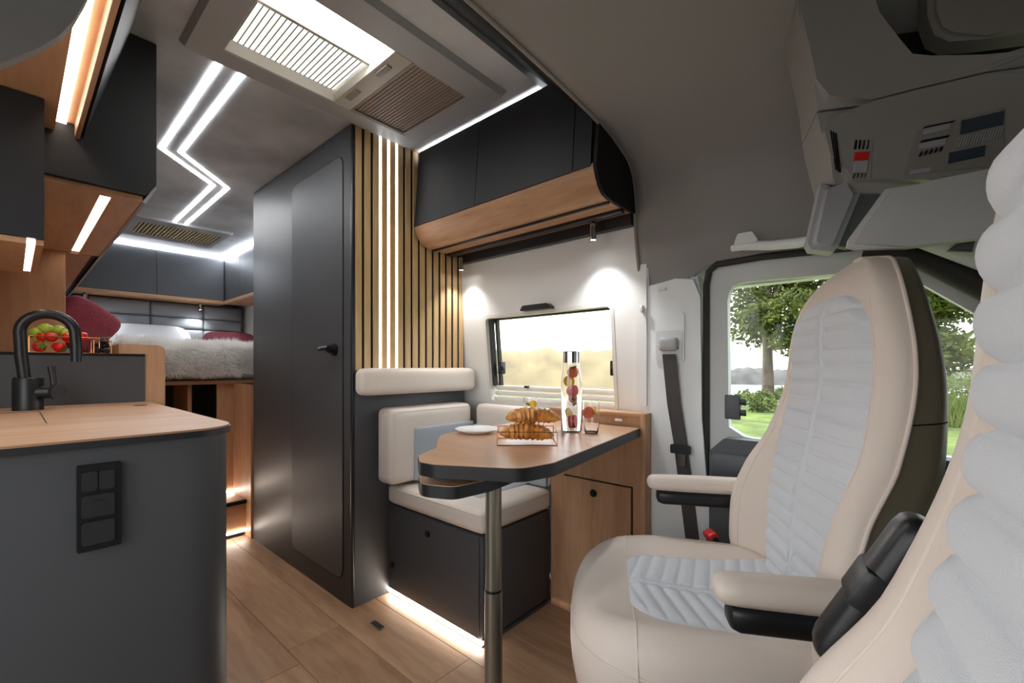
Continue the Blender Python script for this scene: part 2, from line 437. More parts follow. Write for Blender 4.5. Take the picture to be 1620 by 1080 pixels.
# ---- dinette window
w1 = thing('window_1', None, None, (1.51, 1.14, WZ0)); w1['kind'] = 'structure'
def wq(y, z, dx=0): return Vector((wallx(z)+dx, y, z))
def frame_ring(y0, y1, z0, z1, wd, dx0, dx1, r):
    o_ = rrect(y0, y1, z0, z1, r); i_ = rrect(y0+wd, y1-wd, z0+wd, z1-wd, max(r-wd*.6, .004)); bm = B(); n = len(o_)
    L = [[bm.verts.new(wq(y, z, dx)) for y, z in P] for P, dx in ((o_, dx1), (o_, dx0), (i_, dx0), (i_, dx1))]
    for k in range(3):
        for i in range(n): bm.faces.new((L[k][i], L[k][(i+1) % n], L[k+1][(i+1) % n], L[k+1][i]))
    return bm
part('frame', frame_ring(WY0-.006, WY1+.006, WZ0-.006, WZ1+.006, .014, -.004, .05, .03), 'cassette', w1)
part('seal', frame_ring(WY0+.006, WY1-.002, WZ0+.07, WZ1-.006, .008, .03, .056, .03), 'rubber', w1)
# dark channel on the rear side of the opening and cassette rails at the bottom
bm = B()
for y0, y1, dx in ((WY1-.034, WY1-.020, .004), (WY1-.05, WY1-.038, .03)):
    A = [bm.verts.new(wq(y, z, d)) for y, z, d in ((y0, WZ0+.08, dx), (y1, WZ0+.08, dx), (y1, WZ1-.012, dx), (y0, WZ1-.012, dx), (y0, WZ0+.08, dx+.02), (y1, WZ0+.08, dx+.02), (y1, WZ1-.012, dx+.02), (y0, WZ1-.012, dx+.02))]
    for q in ((0, 1, 2, 3), (4, 5, 6, 7), (0, 1, 5, 4), (1, 2, 6, 5), (2, 3, 7, 6), (3, 0, 4, 7)): bm.faces.new([A[i] for i in q])
part('side_channel', bm, 'rubber', w1)
for k in range(3):
    z = WZ0+.008+k*.026; x = wallx(z)
    part('cassette_rail', bx(x-.004+k*.008, x+.04, WY0+.006, WY1-.03, z, z+.020, r=.004), 'cassette', w1)
bm = B(); A = [bm.verts.new(wq(y, z, .05)) for y, z in ((WY0, WZ0+.07), (WY1, WZ0+.07), (WY1, WZ1), (WY0, WZ1))]; bm.faces.new(A)
part('pane', bm, 'acrylic', w1, smooth=0)
for y in (WY1-.062, WY0+.02):
    bm = B(); c = wq(y, .965, .028); box(bm, c.x-.014, c.x+.02, c.y-.012, c.y+.012, c.z-.03, c.z+.03, r=.005); box(bm, c.x-.02, c.x-.006, c.y-.03, c.y+.006, c.z-.012, c.z+.008, r=.004)
    part('latch', bm, 'black_plastic', w1)
c = atX(793, 614, 1.53); part('stop', bx(c.x, c.x+.02, c.y-.16, c.y-.14, .874, .884, r=.002), 'black_plastic', w1)
pts = rpoly([(1.235, 1.213), (1.06, 1.213), (1.085, 1.236), (1.215, 1.236)], .01)
bm = prism(B(), pts, 'x', 1.462, 1.492); part('blind_grip', bm, 'black_plastic', w1)

# ---- driver door with window, B-pillar cover
d1 = thing('door_1', None, None, (1.53, .1, .2)); d1['kind'] = 'structure'
out_ = [(.46, .10), (.46, 1.255), (.44, 1.29), (.36, 1.30), (-.02, 1.285), (-.62, .80), (-.7, .7), (-.7, .10)]
win = [(.400, .775), (.404, 1.20), (.385, 1.236), (.35, 1.240), (.02, 1.228), (-.03, 1.205), (-.165, 1.085), (-.50, .80), (-.48, .745), (.35, .745)]
def ringpoly(bm, o_, i_, x0, x1):
    n = len(o_)
    def res(P, m=64):
        P = [Vector(p) for p in P]; L = [(P[(i+1) % len(P)]-P[i]).length for i in range(len(P))]; T = sum(L); R = []
        for k in range(m):
            d = T*k/m; i = 0
            while d > L[i]: d -= L[i]; i += 1
            R.append(P[i]+(P[(i+1) % len(P)]-P[i])*(d/L[i]))
        return R
    I = res(i_, 96); c = sum(I, Vector((0, 0)))/len(I)
    O = []
    for p in I:     # outer point in the same direction
        d = (p-c).normalized(); best = None
        for k in range(n):
            a, b = Vector(o_[k]), Vector(o_[(k+1) % n]); e = b-a; den = d.x*e.y-d.y*e.x
            if abs(den) < 1e-9: continue
            t = ((a.x-c.x)*e.y-(a.y-c.y)*e.x)/den; s = ((a.x-c.x)*d.y-(a.y-c.y)*d.x)/den
            if t > 0 and -1e-6 <= s <= 1+1e-6 and (best is None or t > best): best = t
        O.append(c+d*best)
    m = len(I); LV = [[bm.verts.new((x, p.x, p.y)) for p in P] for P, x in ((O, x1), (O, x0), (I, x0+.012), (I, x1))]
    for k in range(4):
        for i in range(m): bm.faces.new((LV[k][i], LV[k][(i+1) % m], LV[(k+1) % 4][(i+1) % m], LV[(k+1) % 4][i]))
    return bm
part('door_frame', ringpoly(B(), out_, win, 1.515, 1.56), 'door_grey', d1, smooth=30)
bm = prism(B(), win, 'x', 1.548, 1.552); part('pane', bm, 'van_glass', d1, smooth=0)
pts = rpoly([(.445, .10), (.445, .70), (.40, .745), (-.6, .745), (-.68, .70), (-.68, .10)], .02)
part('door_card', prism(B(), pts, 'x', 1.475, 1.516), 'dark_grey_plastic', d1)
part('door_pull', bx(1.43, 1.48, .05, .43, .62, .70, r=.015), 'dark_grey_plastic', d1)
sw = part('lock_panel', bx(1.512, 1.518, atX(1171, 610, 1.51).y, atX(1146, 610, 1.51).y, .802, .880, r=.004), 'dark_grey_plastic', d1)
for k in range(2): part('button', bx(1.509, 1.514, .345, .365, .815+.034*k, .835+.034*k, r=.002), 'black_plastic', sw)
solo('trim_4', tube(B(), [(1.512, .465, .12), (1.512, .465, 1.24), (1.510, .455, 1.285), (1.508, .43, 1.303), (1.508, .30, 1.306), (1.508, 0, 1.292), (1.508, -.15, 1.20)], .011, 8), 'rubber', kind='structure')
# B-pillar
pts = [(.49, .05), (.655, .05), (.672, .5), (.682, 1.0), (.685, 1.25), (.66, 1.268), (.56, 1.272), (.49, 1.272), (.478, 1.2), (.474, .8), (.45, .5), (.44, .05)]
bm = prism(B(), pts, 'x', 1.492, 1.56)
bmesh.ops.bevel(bm, geom=[e for e in bm.edges if e.verts[0].co.x < 1.5 and e.verts[1].co.x < 1.5], offset=.012, segments=3, affect='EDGES')
bp = solo('trim_5', bm, 'pillar_grey', kind='structure', smooth=50)
a = atX(1036, 497, 1.49); b_ = atX(1083, 572, 1.49)
part('belt_plate', prism(B(), rrect(b_.y, a.y, b_.z, a.z, .012), 'x', 1.487, 1.494), 'pillar_grey', bp, smooth=30)
part('belt_slot', prism(B(), rrect(b_.y+.005, a.y-.006, b_.z+.004, a.z-.06, .01), 'x', 1.485, 1.490), 'door_grey', bp, smooth=30)
c = atX(1047, 457, 1.49); part('clip_cover', bx(1.486, 1.494, c.y-.016, c.y+.016, c.z-.006, c.z+.005, r=.002), 'pillar_grey', bp)
for v in (488, 680): c = atX(1014, v, 1.47); part('screw_cap', bx(1.468, 1.494, c.y-.005, c.y+.005, c.z-.012, c.z+.012, r=.002), 'white_plastic', bp)
solo('wall_pillar_joint', bx(1.485, 1.6, .66, .70, .83, 1.5), 'wall_grey', kind='structure')

# ================================================================== WARDROBE CABIN WITH SLAT WALL
wx = .895
wd = thing('wardrobe', 'tall dark grey wardrobe with rounded door and oak slat side', 'wardrobe', (1.2, 2.18, 0))
part('carcass', bx(wx, 1.44, 1.645, 2.72, 0, ZC-.003, r=.003), 'anthracite', wd)
part('corner_post', bx(wx, wx+.012, 1.630, 1.648, 0, ZC-.002, r=.004, seg=3), 'black_edge', wd)
dr = rrect(1.703, 2.193, .095, 1.84, .05, 8)
part('door_gap', prism(B(), rrect(1.6975, 2.1985, .0895, 1.8455, .0545, 8), 'x', wx-.0012, wx+.003), 'black_matt', wd, smooth=30)
door = part('door', prism(B(), dr, 'x', wx-.003, wx+.003), 'anthracite', wd, smooth=30)
bm = B(); tube(bm, [(wx-.002, 1.765, 1.042), (wx-.014, 1.765, 1.042)], .026, 20)
tube(bm, [(wx-.010, 1.765, 1.042), (wx-.034, 1.765, 1.044)], .017, 16); tube(bm, [(wx-.034, 1.758, 1.044), (wx-.036, 1.80, 1.047), (wx-.034, 1.842, 1.045)], [.013, .011, .008], 12)
part('handle', bm, 'black_plastic', door)
part('backing_panel', bx(wx+.012, 1.475, 1.636, 1.646, .95, ZC-.006), 'black_matt', wd)
part('lower_panel', bx(wx+.012, 1.50, 1.632, 1.646, 0, .955, r=.002), 'anthracite', wd)
edges = [.909+.0399*k for k in range(16)]
for k in range(15):
    x0 = edges[k]+.0015; x1 = x0+.0272
    top = ZC-.003
    # slats end at the wall slope and below the overhead cabinet
    zt = top
    if x0 > 1.17: zt = 1.518 if x0 > 1.22 else 1.60
    if x0 >= 1.17: zt = top
    part('slat', bx(x0, min(x1, 1.512), 1.630, 1.637, .955, zt if x0 < 1.44 else min(zt, 1.54), r=.001, seg=1), 'slat_oak', wd, smooth=0)
for k in (2, 3, 4):
    x0 = edges[k]+.0297
    part('led_strip', bx(x0+.0025, x0+.0085, 1.6315, 1.637, .957, ZC-.004), 'led_slat', wd, smooth=0, label='white light strip between slats')

# ================================================================== OVERHEAD CABINET ABOVE THE DINETTE
oc = thing('overhead_cabinet', 'black overhead cabinet with curved oak underside above the dinette window', 'cabinet', (1.32, 1.16, 1.5))
prof = [(1.186, 1.591), (1.190, 1.578), (1.198, 1.56), (1.212, 1.538), (1.233, 1.521), (1.262, 1.514), (1.302, 1.512), (1.36, 1.513), (1.447, 1.516)]
Y0, Y1 = .70, 1.614
part('carcass', prism(B(), [(1.20, 1.60), (1.47, 1.60), (1.47, 1.925), (1.215, 1.925)], 'y', Y0, Y1), 'black_matt', oc, smooth=0)
seams = [Y1-.002, 1.225, .774, Y0+.006]
for a, b_ in zip(seams, seams[1:]):
    q = [(1.181, 1.596), (1.197, 1.596), (1.227, 1.938), (1.211, 1.938)]
    part('door', prism(B(), q, 'y', b_+.0015, a-.0015), 'anthracite_dark', oc, smooth=0)
sh = prof + [(x, z+.012) for x, z in prof[::-1]]
part('oak_cornice', prism(B(), sh, 'y', Y0-.004, Y1), 'oak_y', oc, smooth=50)
end = [(1.180, 1.593)]+[(x-.003, z-.003) for x, z in prof]+[(1.462, 1.515), (1.456, 1.60), (1.430, 1.652), (1.342, 1.699), (1.26, 1.722), (1.20, 1.728)]
part('end_panel', prism(B(), end, 'y', Y0-.014, Y0-.002), 'black_matt', oc, smooth=50)
part('rail', bx(1.284, 1.292, Y0, Y1, 1.504, 1.514, r=.002), 'black_edge', oc)
rl = part('spot_rail', bx(1.372, 1.398, Y0, Y1, 1.500, 1.514, r=.003), 'black_edge', oc)
q = [(1.445, 1.475), (1.474, 1.475), (1.474, 1.53), (1.445, 1.518)]
part('wall_batten', prism(B(), q, 'y', Y0, Y1), 'black_edge', oc, smooth=0)
part('led_strip', bx(1.236, 1.246, Y0+.2, Y1, 1.926, 1.931), 'led_white', oc, smooth=0)
def spotlight(x, y, z, lab, grp, L=.060, R=.0125):
    t = thing('spotlight', lab, 'spotlight', (x, y, z), group=grp)
    bm = B(); tube(bm, [(0, 0, 0), (0, 0, -.012)], .006, 12); part('mount', bm, 'black_plastic', t, local=True)
    bm = B(); lathe(bm, [(0, -.010), (R, -.012), (R, -.010-L), (R*.8, -.010-L), (R*.75, -.006-L), (0, -.006-L)], (0, 0, 0), 16); part('housing', bm, 'chrome', t, local=True)
    bm = B(); lathe(bm, [(0, -.0065-L), (R*.7, -.0065-L), (R*.7, -.008-L), (0, -.008-L)], (0, 0, 0), 16); part('bulb', bm, 'bulb', t, local=True)
    return t
spotlight(1.395, .823, 1.502, 'small chrome spotlight under the overhead cabinet, close to the cab', 'dinette spotlights')
spotlight(1.415, 1.556, 1.502, 'small chrome spotlight under the overhead cabinet, close to the slat wall', 'dinette spotlights')
spot_lamp('dinette_spot', (1.395, .823, 1.425), (1.42, .823, .7), 6.5, 100, .9)
spot_lamp('dinette_spot', (1.415, 1.556, 1.425), (1.43, 1.545, .7), 4.5, 100, .9)

# ================================================================== SKYLIGHT, ROOF VENT, CEILING LIGHT LINES
sk = thing('skylight', 'large rectangular roof skylight with pleated blind and bright white panel', 'skylight', (.745, 1.34, 1.92))
FX0, FX1, FY0, FY1, FZ = .34, 1.15, 1.045, 1.608, 1.93
def slab_ring(bm, o4, i4, z0, z1, ch=.012):
    ox0, ox1, oy0, oy1 = o4; ix0, ix1, iy0, iy1 = i4
    R = [rrect(ox0-ch, ox1+ch, oy0-ch, oy1+ch, .012), rrect(ox0, ox1, oy0, oy1, .012), rrect(ix0, ix1, iy0, iy1, .012), rrect(ix0, ix1, iy0, iy1, .012)]
    Z = [z1, z0, z0, z1]; n = len(R[0])
    L = [[bm.verts.new((x, y, Z[k])) for x, y in R[k]] for k in range(4)]
    for k in range(3):
        for i in range(n): bm.faces.new((L[k][i], L[k][(i+1) % n], L[k+1][(i+1) % n], L[k+1][i]))
    return bm
part('frame', slab_ring(B(), (FX0, FX1, FY0, FY1), (SX0, SX1, SY0, SY1), FZ, ZC), 'grey_panel', sk, smooth=30)
bm = B()
for a in ((SX0, SX0+.004, SY0, SY1), (SX1-.004, SX1, SY0, SY1), (SX0, SX1, SY0, SY0+.004), (SX0, SX1, SY1-.004, SY1)): box(bm, *a, FZ+.002, 2.03)
part('well', bm, 'beige_plastic', sk)
part('light_panel', bx(SX0+.0, .765, SY0, 1.285, 1.962, 1.968), 'led_panel', sk, smooth=0, label='bright white daylight panel')
part('blind_cloth', bx(SX0, .765, 1.285, SY1, 1.972, 1.976), 'blind_glow', sk, smooth=0, label='pleated blind cloth with a painted-in glow')
part('cross_bar', bx(SX0, .765, 1.278, 1.292, 1.952, 1.964, r=.003), 'beige_plastic', sk)
for k in range(22):
    x = SX0+.006+k*.0156
    bm = prism(B(), [(x, 1.972), (x+.0018, 1.972), (x+.0018, 1.9696), (x, 1.9696)], 'y', 1.293, SY1-.004); part('pleat', bm, 'console_dark', sk, smooth=0)
bar = part('blind_bar', bx(.765, .832, SY0, SY1, 1.928, 1.962, r=.004), 'beige_plastic', sk)
for y in (1.24, 1.43): part('grip', bx(.778, .800, y-.035, y+.035, 1.922, 1.93, r=.003), 'taupe_plastic', bar)
part('flyscreen', bx(.832, SX1, SY0, SY1, 1.940, 1.943), 'console_brown' if 'console_brown' in MATS else 'taupe_plastic', sk, smooth=0)
for k in range(18):
    x = .842+k*.0128; part('screen_pleat', bx(x, x+.0016, SY0+.003, SY1-.003, 1.937, 1.9405), 'taupe_plastic', sk, smooth=0)
part('screen_edge', slab_ring(B(), (.835, SX1-.004, SY0+.004, SY1-.004), (.840, SX1-.009, SY0+.009, SY1-.009), 1.932, 1.94, .002), 'taupe_plastic', sk, smooth=30)
part('cover', bx(SX0-.01, SX1+.01, SY0-.01, SY1+.01, 2.03, 2.035), 'white_plastic', sk)

rv = thing('roof_vent', 'slim slatted roof vent in the ceiling above the bed', 'vent', (.79, 3.92, 1.94))
part('frame', slab_ring(B(), (.52, 1.06, 3.65, 4.20), (.56, 1.02, 3.76, 4.10), 1.935, ZC, .01), 'grey_panel', rv, smooth=30)
part('backing', bx(.555, 1.025, 3.755, 4.105, 1.944, 1.9495), 'console_dark', rv)
for k in range(22):
    x = .566+k*.0208; part('slat', bx(x, x+.011, 3.76, 4.10, 1.936, 1.945, r=.001, seg=1), 'beige_vent' if 'beige_vent' in MATS else 'beige_plastic', rv, smooth=0)

def ceil_line(pts, wdt, lab):
    P = [Vector((x, y)) for x, y in pts]; Lf, Rt = [], []
    for i, p in enumerate(P):
        d0 = (P[i]-P[i-1]).normalized() if i else (P[1]-P[0]).normalized(); d1 = (P[i+1]-P[i]).normalized() if i < len(P)-1 else d0
        n0 = Vector((-d0.y, d0.x)); n1 = Vector((-d1.y, d1.x)); m = (n0+n1).normalized(); s = wdt/2/max(.3, m.dot(n0))
        Lf.append(p+m*s); Rt.append(p-m*s)
    bm = prism(B(), [tuple(p) for p in Lf]+[tuple(p) for p in Rt[::-1]], 'z', ZC-.0025, ZC-.0003)
    return solo('ceiling_light', bm, 'led_ceiling', lab, 'ceiling light', 'zigzag light lines in the ceiling', smooth=0)
ceil_line([(.438, 1.622), (.440, 2.470), (.713, 2.761), (.722, 3.64)], .019, 'zigzag white light line in the ceiling, the one beside the kitchen cabinets')
ceil_line([(.505, 1.628), (.507, 2.450), (.776, 2.748), (.785, 3.64)], .019, 'zigzag white light line in the ceiling, the one beside the wardrobe')

# ================================================================== LEFT OVERHEAD CABINETS
c1 = thing('overhead_cabinet', 'dark overhead cabinet with oak underside and long light strip over the worktop', 'cabinet', (-.1, 1.2, 1.6))
part('underside', bx(XL+.01, .074, .74, 1.68, 1.600, 1.614), 'oak_y', c1)
part('oak_edge', bx(.112, .122, .74, 1.68, 1.592, 1.640, r=.002), 'oak_y', c1)
part('groove', bx(.074, .112, .74, 1.68, 1.630, 1.640), 'oak_y', c1)
part('led_strip', bx(.0765, .096, .74, 1.675, 1.622, 1.630), 'led_warm', c1, smooth=0)
part('carcass', prism(B(), [(XL+.01, 1.641), (.11, 1.641), (.21, ZC), (XL+.01, ZC)], 'y', .745, 1.68), 'anthracite_dark', c1, smooth=0)
part('door', prism(B(), [(.114, 1.641), (.128, 1.596), (.227, ZC-.003), (.214, ZC-.003)], 'y', .74, 1.678), 'anthracite_dark', c1, smooth=0)

c2 = thing('overhead_cabinet', 'deep dark overhead cabinet running to the bed with oak underside and short light strip', 'cabinet', (0, 3.0, 1.47))
part('carcass', prism(B(), [(XL+.01, 1.482), (.262, 1.482), (.288, 1.52), (.288, ZC-.003), (XL+.01, ZC-.003)], 'y', 1.683, 4.54), 'anthracite_dark', c2, smooth=0)
part('underside', bx(XL+.01, .168, 1.70, 2.70, 1.468, 1.481), 'oak_y', c2); 
part('underside', bx(.192, .258, 1.70, 2.70, 1.468, 1.481), 'oak_y', c2)
part('underside', bx(.168, .192, 1.70, 1.735, 1.468, 1.481), 'oak_y', c2)
part('underside', bx(XL+.01, .235, 2.715, 4.54, 1.468, 1.481), 'oak_y', c2)
part('led_strip', bx(.1685, .1915, 1.736, 2.68, 1.474, 1.480), 'led_warm', c2, smooth=0)
part('edge_profile', prism(B(), [(.258, 1.466), (.265, 1.462), (.291, 1.515), (.286, 1.52)], 'y', 1.70, 4.54), 'grey_panel', c2, smooth=0)

c3 = thing('hanging_cabinet', 'small dark cabinet box hanging below the long light strip, oak underside', 'cabinet', (-.13, 1.75, 1.255))
bm = B(); prism(bm, [(1.50, 1.268), (1.98, 1.268), (1.98, 1.466), (1.680, 1.466), (1.680, 1.598), (1.50, 1.598)], 'x', XL+.01, .050)
part('carcass', bm, 'anthracite_dark', c3, smooth=0)
part('underside', bx(XL+.01, .022, 1.505, 1.98, 1.254, 1.267), 'oak_y', c3)
part('underside', bx(.036, .049, 1.505, 1.98, 1.254, 1.267), 'oak_y', c3)
part('led_strip', bx(.0225, .0355, 1.507, 1.975, 1.260, 1.267), 'led_warm', c3, smooth=0)

# ================================================================== KITCHEN
kc = thing('kitchen_cabinet', 'dark grey kitchen base cabinet with a rounded corner and socket panel', 'cabinet', (0, 1.42, 0))
outl = rpoly([(XL+.01, .962), (.290, .962), (.290, 1.855), (XL+.01, 1.855)], [0, .090, .004, 0], 12)
part('carcass', prism(B(), outl, 'z', 0, .841), 'anthracite', kc, smooth=30)
sp = part('socket_panel', prism(B(), rrect(.066, .118, .680, .815, .003), 'y', .951, .964), 'black_matt', kc, smooth=30, label='black socket panel')
def cell(bm, z0, z1, x0=.0705, x1=.1095): prism(bm, rrect(x0, x1, z0, z1, .005), 'y', .9485, .953)
bm = B(); cell(bm, .775, .805, .0705, .0893); part('switch', bm, 'black_plastic', sp, smooth=30)
bm = B(); cell(bm, .775, .805, .0907, .1095); part('switch', bm, 'black_plastic', sp, smooth=30)
bm = B(); cell(bm, .733, .768); part('dimmer', bm, 'black_plastic', sp, smooth=30)
bm = B(); tube(bm, [(.090, .949, .751), (.090, .9465, .751)], .008, 16); part('dimmer_knob', bm, 'black_plastic', sp)
bm = B(); cell(bm, .690, .726); part('socket', bm, 'black_gloss', sp, smooth=30)
wt = thing('worktop', 'oak kitchen worktop with a black edge and rounded corner', 'worktop', (0, 1.42, .841))
outw = rpoly([(XL+.01, .952), (.296, .955), (.296, 1.858), (XL+.01, 1.858)], [0, .095, .004, 0], 10)
part('edge_band', prism(B(), outw, 'z', .841, .8525), 'black_edge', wt, smooth=30)
part('top', prism(B(), [(x*.999, y) for x, y in rpoly([(XL+.012, .9535), (.2945, .9565), (.2945, 1.857), (XL+.012, 1.857)], [0, .094, .004, 0], 10)], 'z', .852, .856), 'oak_x', wt, smooth=30)
q = atZ(222, 641, .856); 
bm = B(); lathe(bm, [(0, .0), (.016, 0), (.016, .001), (0, .001)], (q.x-.0, q.y, .8555), 16); part('finger_hole', bm, 'black_matt', wt)
bm = B(); box(bm, -.20, .045, 1.638, 1.6395, .8555, .8566); box(bm, .045, .0465, 1.30, 1.64, .8555, .8566); part('lid_joint', bm, 'black_edge', wt)
tp = thing('tap', 'matt black kitchen tap with a tall arched spout and side lever', 'tap', (.028, 1.72, .856))
bm = B(); lathe(bm, [(0, 0), (.029, 0), (.029, .082), (.026, .086), (0, .086)], (0, 0, 0), 24); part('body', bm, 'black_plastic', tp, local=True)
arch = [(-.006, 0, .08), (-.012, 0, .14), (-.014, 0, .19)]+[(.036-.051*math.cos(t), -.004*t, .205+.051*math.sin(t)) for t in [PI*k/14 for k in range(15)]]+[(.089, -.014, .17), (.089, -.014, .145)]
bm = B(); tube(bm, arch, .0125, 14); part('spout', bm, 'black_plastic', tp, local=True)
bm = B(); tube(bm, [(.089, -.014, .150), (.089, -.014, .128)], .0115, 12); part('nozzle', bm, 'black_edge', tp, local=True)
bm = B(); tube(bm, [(.01, -.008, .046), (.050, -.026, .046)], .017, 16); part('side_arm', bm, 'black_plastic', tp, local=True)
bm = B(); tube(bm, [(.050, -.026, .046), (.055, -.032, .046)], .021, 20); tube(bm, [(.046, -.022, .06), (.044, -.020, .088), (.041, -.018, .115)], [.0065, .0065, .008], 10); part('lever', bm, 'black_edge', tp, local=True)

bs = thing('back_cabinet', 'oak cabinet behind the worktop with a dark front and rounded corner', 'cabinet', (0, 2.28, 0))
part('dark_front', bx(XL+.01, .289, 1.861, 1.874, .80, 1.004), 'anthracite', bs)
part('dark_lip', bx(XL+.01, .289, 1.859, 1.90, 1.004, 1.012, r=.001, seg=1), 'black_matt', bs)
part('shelf', bx(XL+.01, .224, 1.875, 2.695, 0, 1.012), 'oak_y', bs)
part('oak_side', prism(B(), rpoly([(.225, 0), (.343, 0), (.343, 1.043), (.225, 1.043)], [0, 0, .026, 0]), 'y', 1.868, 2.695), 'oak_z', bs, smooth=30)
pt = thing('partition_panel', 'upright oak partition panel between kitchen and bed', 'panel', (-.1, 2.71, 0))
part('board', bx(XL+.01, .152, 2.698, 2.714, 0, 1.467, r=.001, seg=1), 'oak_z', pt)

# fruit on the oak shelf: a wire box of strawberries and limes, blackberries beside
def wirebox(name, lab, cx, cy, z, L, W, Hh, rot, mat='copper', r=.0016, n=6):
    t = thing(name, lab, 'basket', (cx, cy, z), rot)
    lo = [(-L/2, -W/2, r), (L/2, -W/2, r), (L/2, W/2, r), (-L/2, W/2, r)]; hi = [(x, y, Hh) for x, y, _ in lo]
    bm = B(); tube(bm, lo, r, n, closed=True); part('base_wire', bm, mat, t, local=True)
    bm = B(); tube(bm, hi, r, n, closed=True); part('rim_wire', bm, mat, t, local=True)
    for a, b_ in zip(lo, hi): bm = B(); tube(bm, [a, b_], r, n); part('post_wire', bm, mat, t, local=True)
    return t
FR = 2.02
wirebox('wire_basket', 'copper wire basket holding fruit behind the tap', .112, FR, 1.012, .155, .10, .052, 0)
def strawberry(x, y, z, s, rx, rz, lab):
    t = thing('strawberry', lab, 'strawberry', (x, y, z), rz, 'strawberries in the wire basket')
    M = Matrix.Rotation(rx, 4, 'X')
    bm = B(); lathe(bm, [(0, -1.0*s), (.35*s, -.8*s), (.72*s, -.3*s), (.86*s, .15*s), (.75*s, .55*s), (.35*s, .75*s), (0, .72*s)], (0, 0, 0), 14); bm.transform(M); part('flesh', bm, 'strawberry', t, local=True, smooth=80)
    bm = B()
    for k in range(7):
        a = 2*PI*k/7; c, d = math.cos(a), math.sin(a)
        v = [bm.verts.new(p) for p in ((0, 0, .76*s), (.35*s*c-.15*s*d, .35*s*d+.15*s*c, .82*s), (.8*s*c, .8*s*d, .68*s), (.35*s*c+.15*s*d, .35*s*d-.15*s*c, .82*s))]; bm.faces.new(v)
    bm.transform(M); part('calyx', bm, 'leaf_green', t, local=True)
k = 0
for (x, z, s, rx) in ((.055, .020, .020, 1.3), (.098, .020, .020, 2.0), (.140, .020, .020, 1.2), (.080, .052, .018, 2.2), (.118, .053, .019, 1.9), (.150, .056, .018, .5), (.062, .050, .015, 1.0)):
    k += 1
    strawberry(x+.0, FR-.022+.012*(k % 2), 1.012+z, s, rx, .5*k, 'red strawberry in the bottom layer of the copper wire basket' if z < .03 else 'red strawberry heaped on top in the copper wire basket')
for i, (x, z, s) in enumerate(((.050, .066, .017), (.070, .078, .019), (.100, .076, .017), (.112, .068, .016), (.058, .045, .016))):
    bm = B(); lathe(bm, [(0, -1.05*s), (.5*s, -.9*s), (.95*s, -.3*s), (.95*s, .3*s), (.5*s, .9*s), (.1*s, 1.15*s), (0, 1.16*s)], (0, 0, 0), 14)
    bm.transform(Matrix.Translation((x, FR+.018, 1.012+z)) @ Matrix.Rotation(1.2+.3*i, 4, 'Y')); solo('lime', bm, 'lime', 'yellow-green lime behind the strawberries', 'lime', 'limes in the wire basket', smooth=80)
wirebox('berry_basket', 'small wire basket of blackberries next to the strawberry basket', .196, FR-.03, 1.012, .042, .07, .044, 0, 'copper')
bb = B(); 
for i in range(30):
    a = i*2.399; zz_ = 1-2*(i+.5)/30; rr = math.sqrt(1-zz_*zz_); t = B(); bmesh.ops.create_icosphere(t, subdivisions=1, radius=.0034); merge(bb, t, Matrix.Translation((rr*math.cos(a)*.0075, rr*math.sin(a)*.0075, zz_*.0085)))
bme = finish(bb, 'blackberry', 'blackberry', 80)
for i, (x, y, z) in enumerate(((.184, -.05, .011), (.205, -.05, .011), (.186, -.028, .011), (.206, -.03, .011), (.195, -.04, .028), (.207, -.022, .03), (.185, -.02, .03), (.197, -.045, .045), (.205, -.03, .047))):
    o = bpy.data.objects.new('blackberry', bme); COL.objects.link(o); o.location = (x, FR+y, 1.012+z); o.rotation_euler = (i, i*.7, 0)
    tag(o, 'dark blackberry piled in the small wire basket', 'blackberry', 'blackberries in the small basket')

# ================================================================== BED AREA
bd = thing('bed_base', 'oak bed base with an open dark recess under the bed', 'bed', (.6, 3.9, 0))
BY = 3.02
part('deck', bx(XL+.01, 1.46, BY-.03, 4.80, .868, .890, r=.002), 'oak_x', bd)
part('front_panel', bx(.80, .90, BY, BY+.02, 0, .868), 'oak_z', bd); part('front_panel', bx(.36, .47, BY, BY+.02, 0, .868), 'oak_z', bd)
part('side_panel', bx(.885, .905, 2.725, BY, 0, .868), 'oak_z', bd)
part('front_panel', bx(.47, .80, BY, BY+.02, 0, .56), 'oak_z', bd)
part('recess', bx(.40, 1.2, BY+.35, BY+.37, 0, .868), 'console_dark', bd)
part('divider', bx(.66, .68, BY+.02, BY+.35, .56, .868), 'oak_z', bd)
part('led_strip', bx(.40, .884, BY-.008, BY-.001, .214, .224), 'led_plinth', bd, smooth=0)
st = thing('step', 'oak step with a black nosing up to the bed', 'step', (.64, 2.9, 0))
part('riser', bx(.40, .883, 2.80, BY-.012, .03, .195), 'oak_x', st); part('tread', bx(.40, .883, 2.80, BY-.012, .195, .207), 'oak_x', st)
part('nosing', bx(.40, .883, 2.785, 2.80, .190, .211, r=.002), 'black_matt', st); part('led_strip', bx(.40, .883, 2.792, 2.799, .030, .040), 'led_plinth', st, smooth=0)
part('foot', bx(.41, .875, 2.82, BY-.02, 0, .03), 'black_matt', st)
solo('mattress', pad(B(), .36, 1.46, BY-.02, 4.70, .892, 1.06, .05, (0, 0, 0), 10), 'sheet_cream', 'cream mattress on the oak bed base', 'mattress')
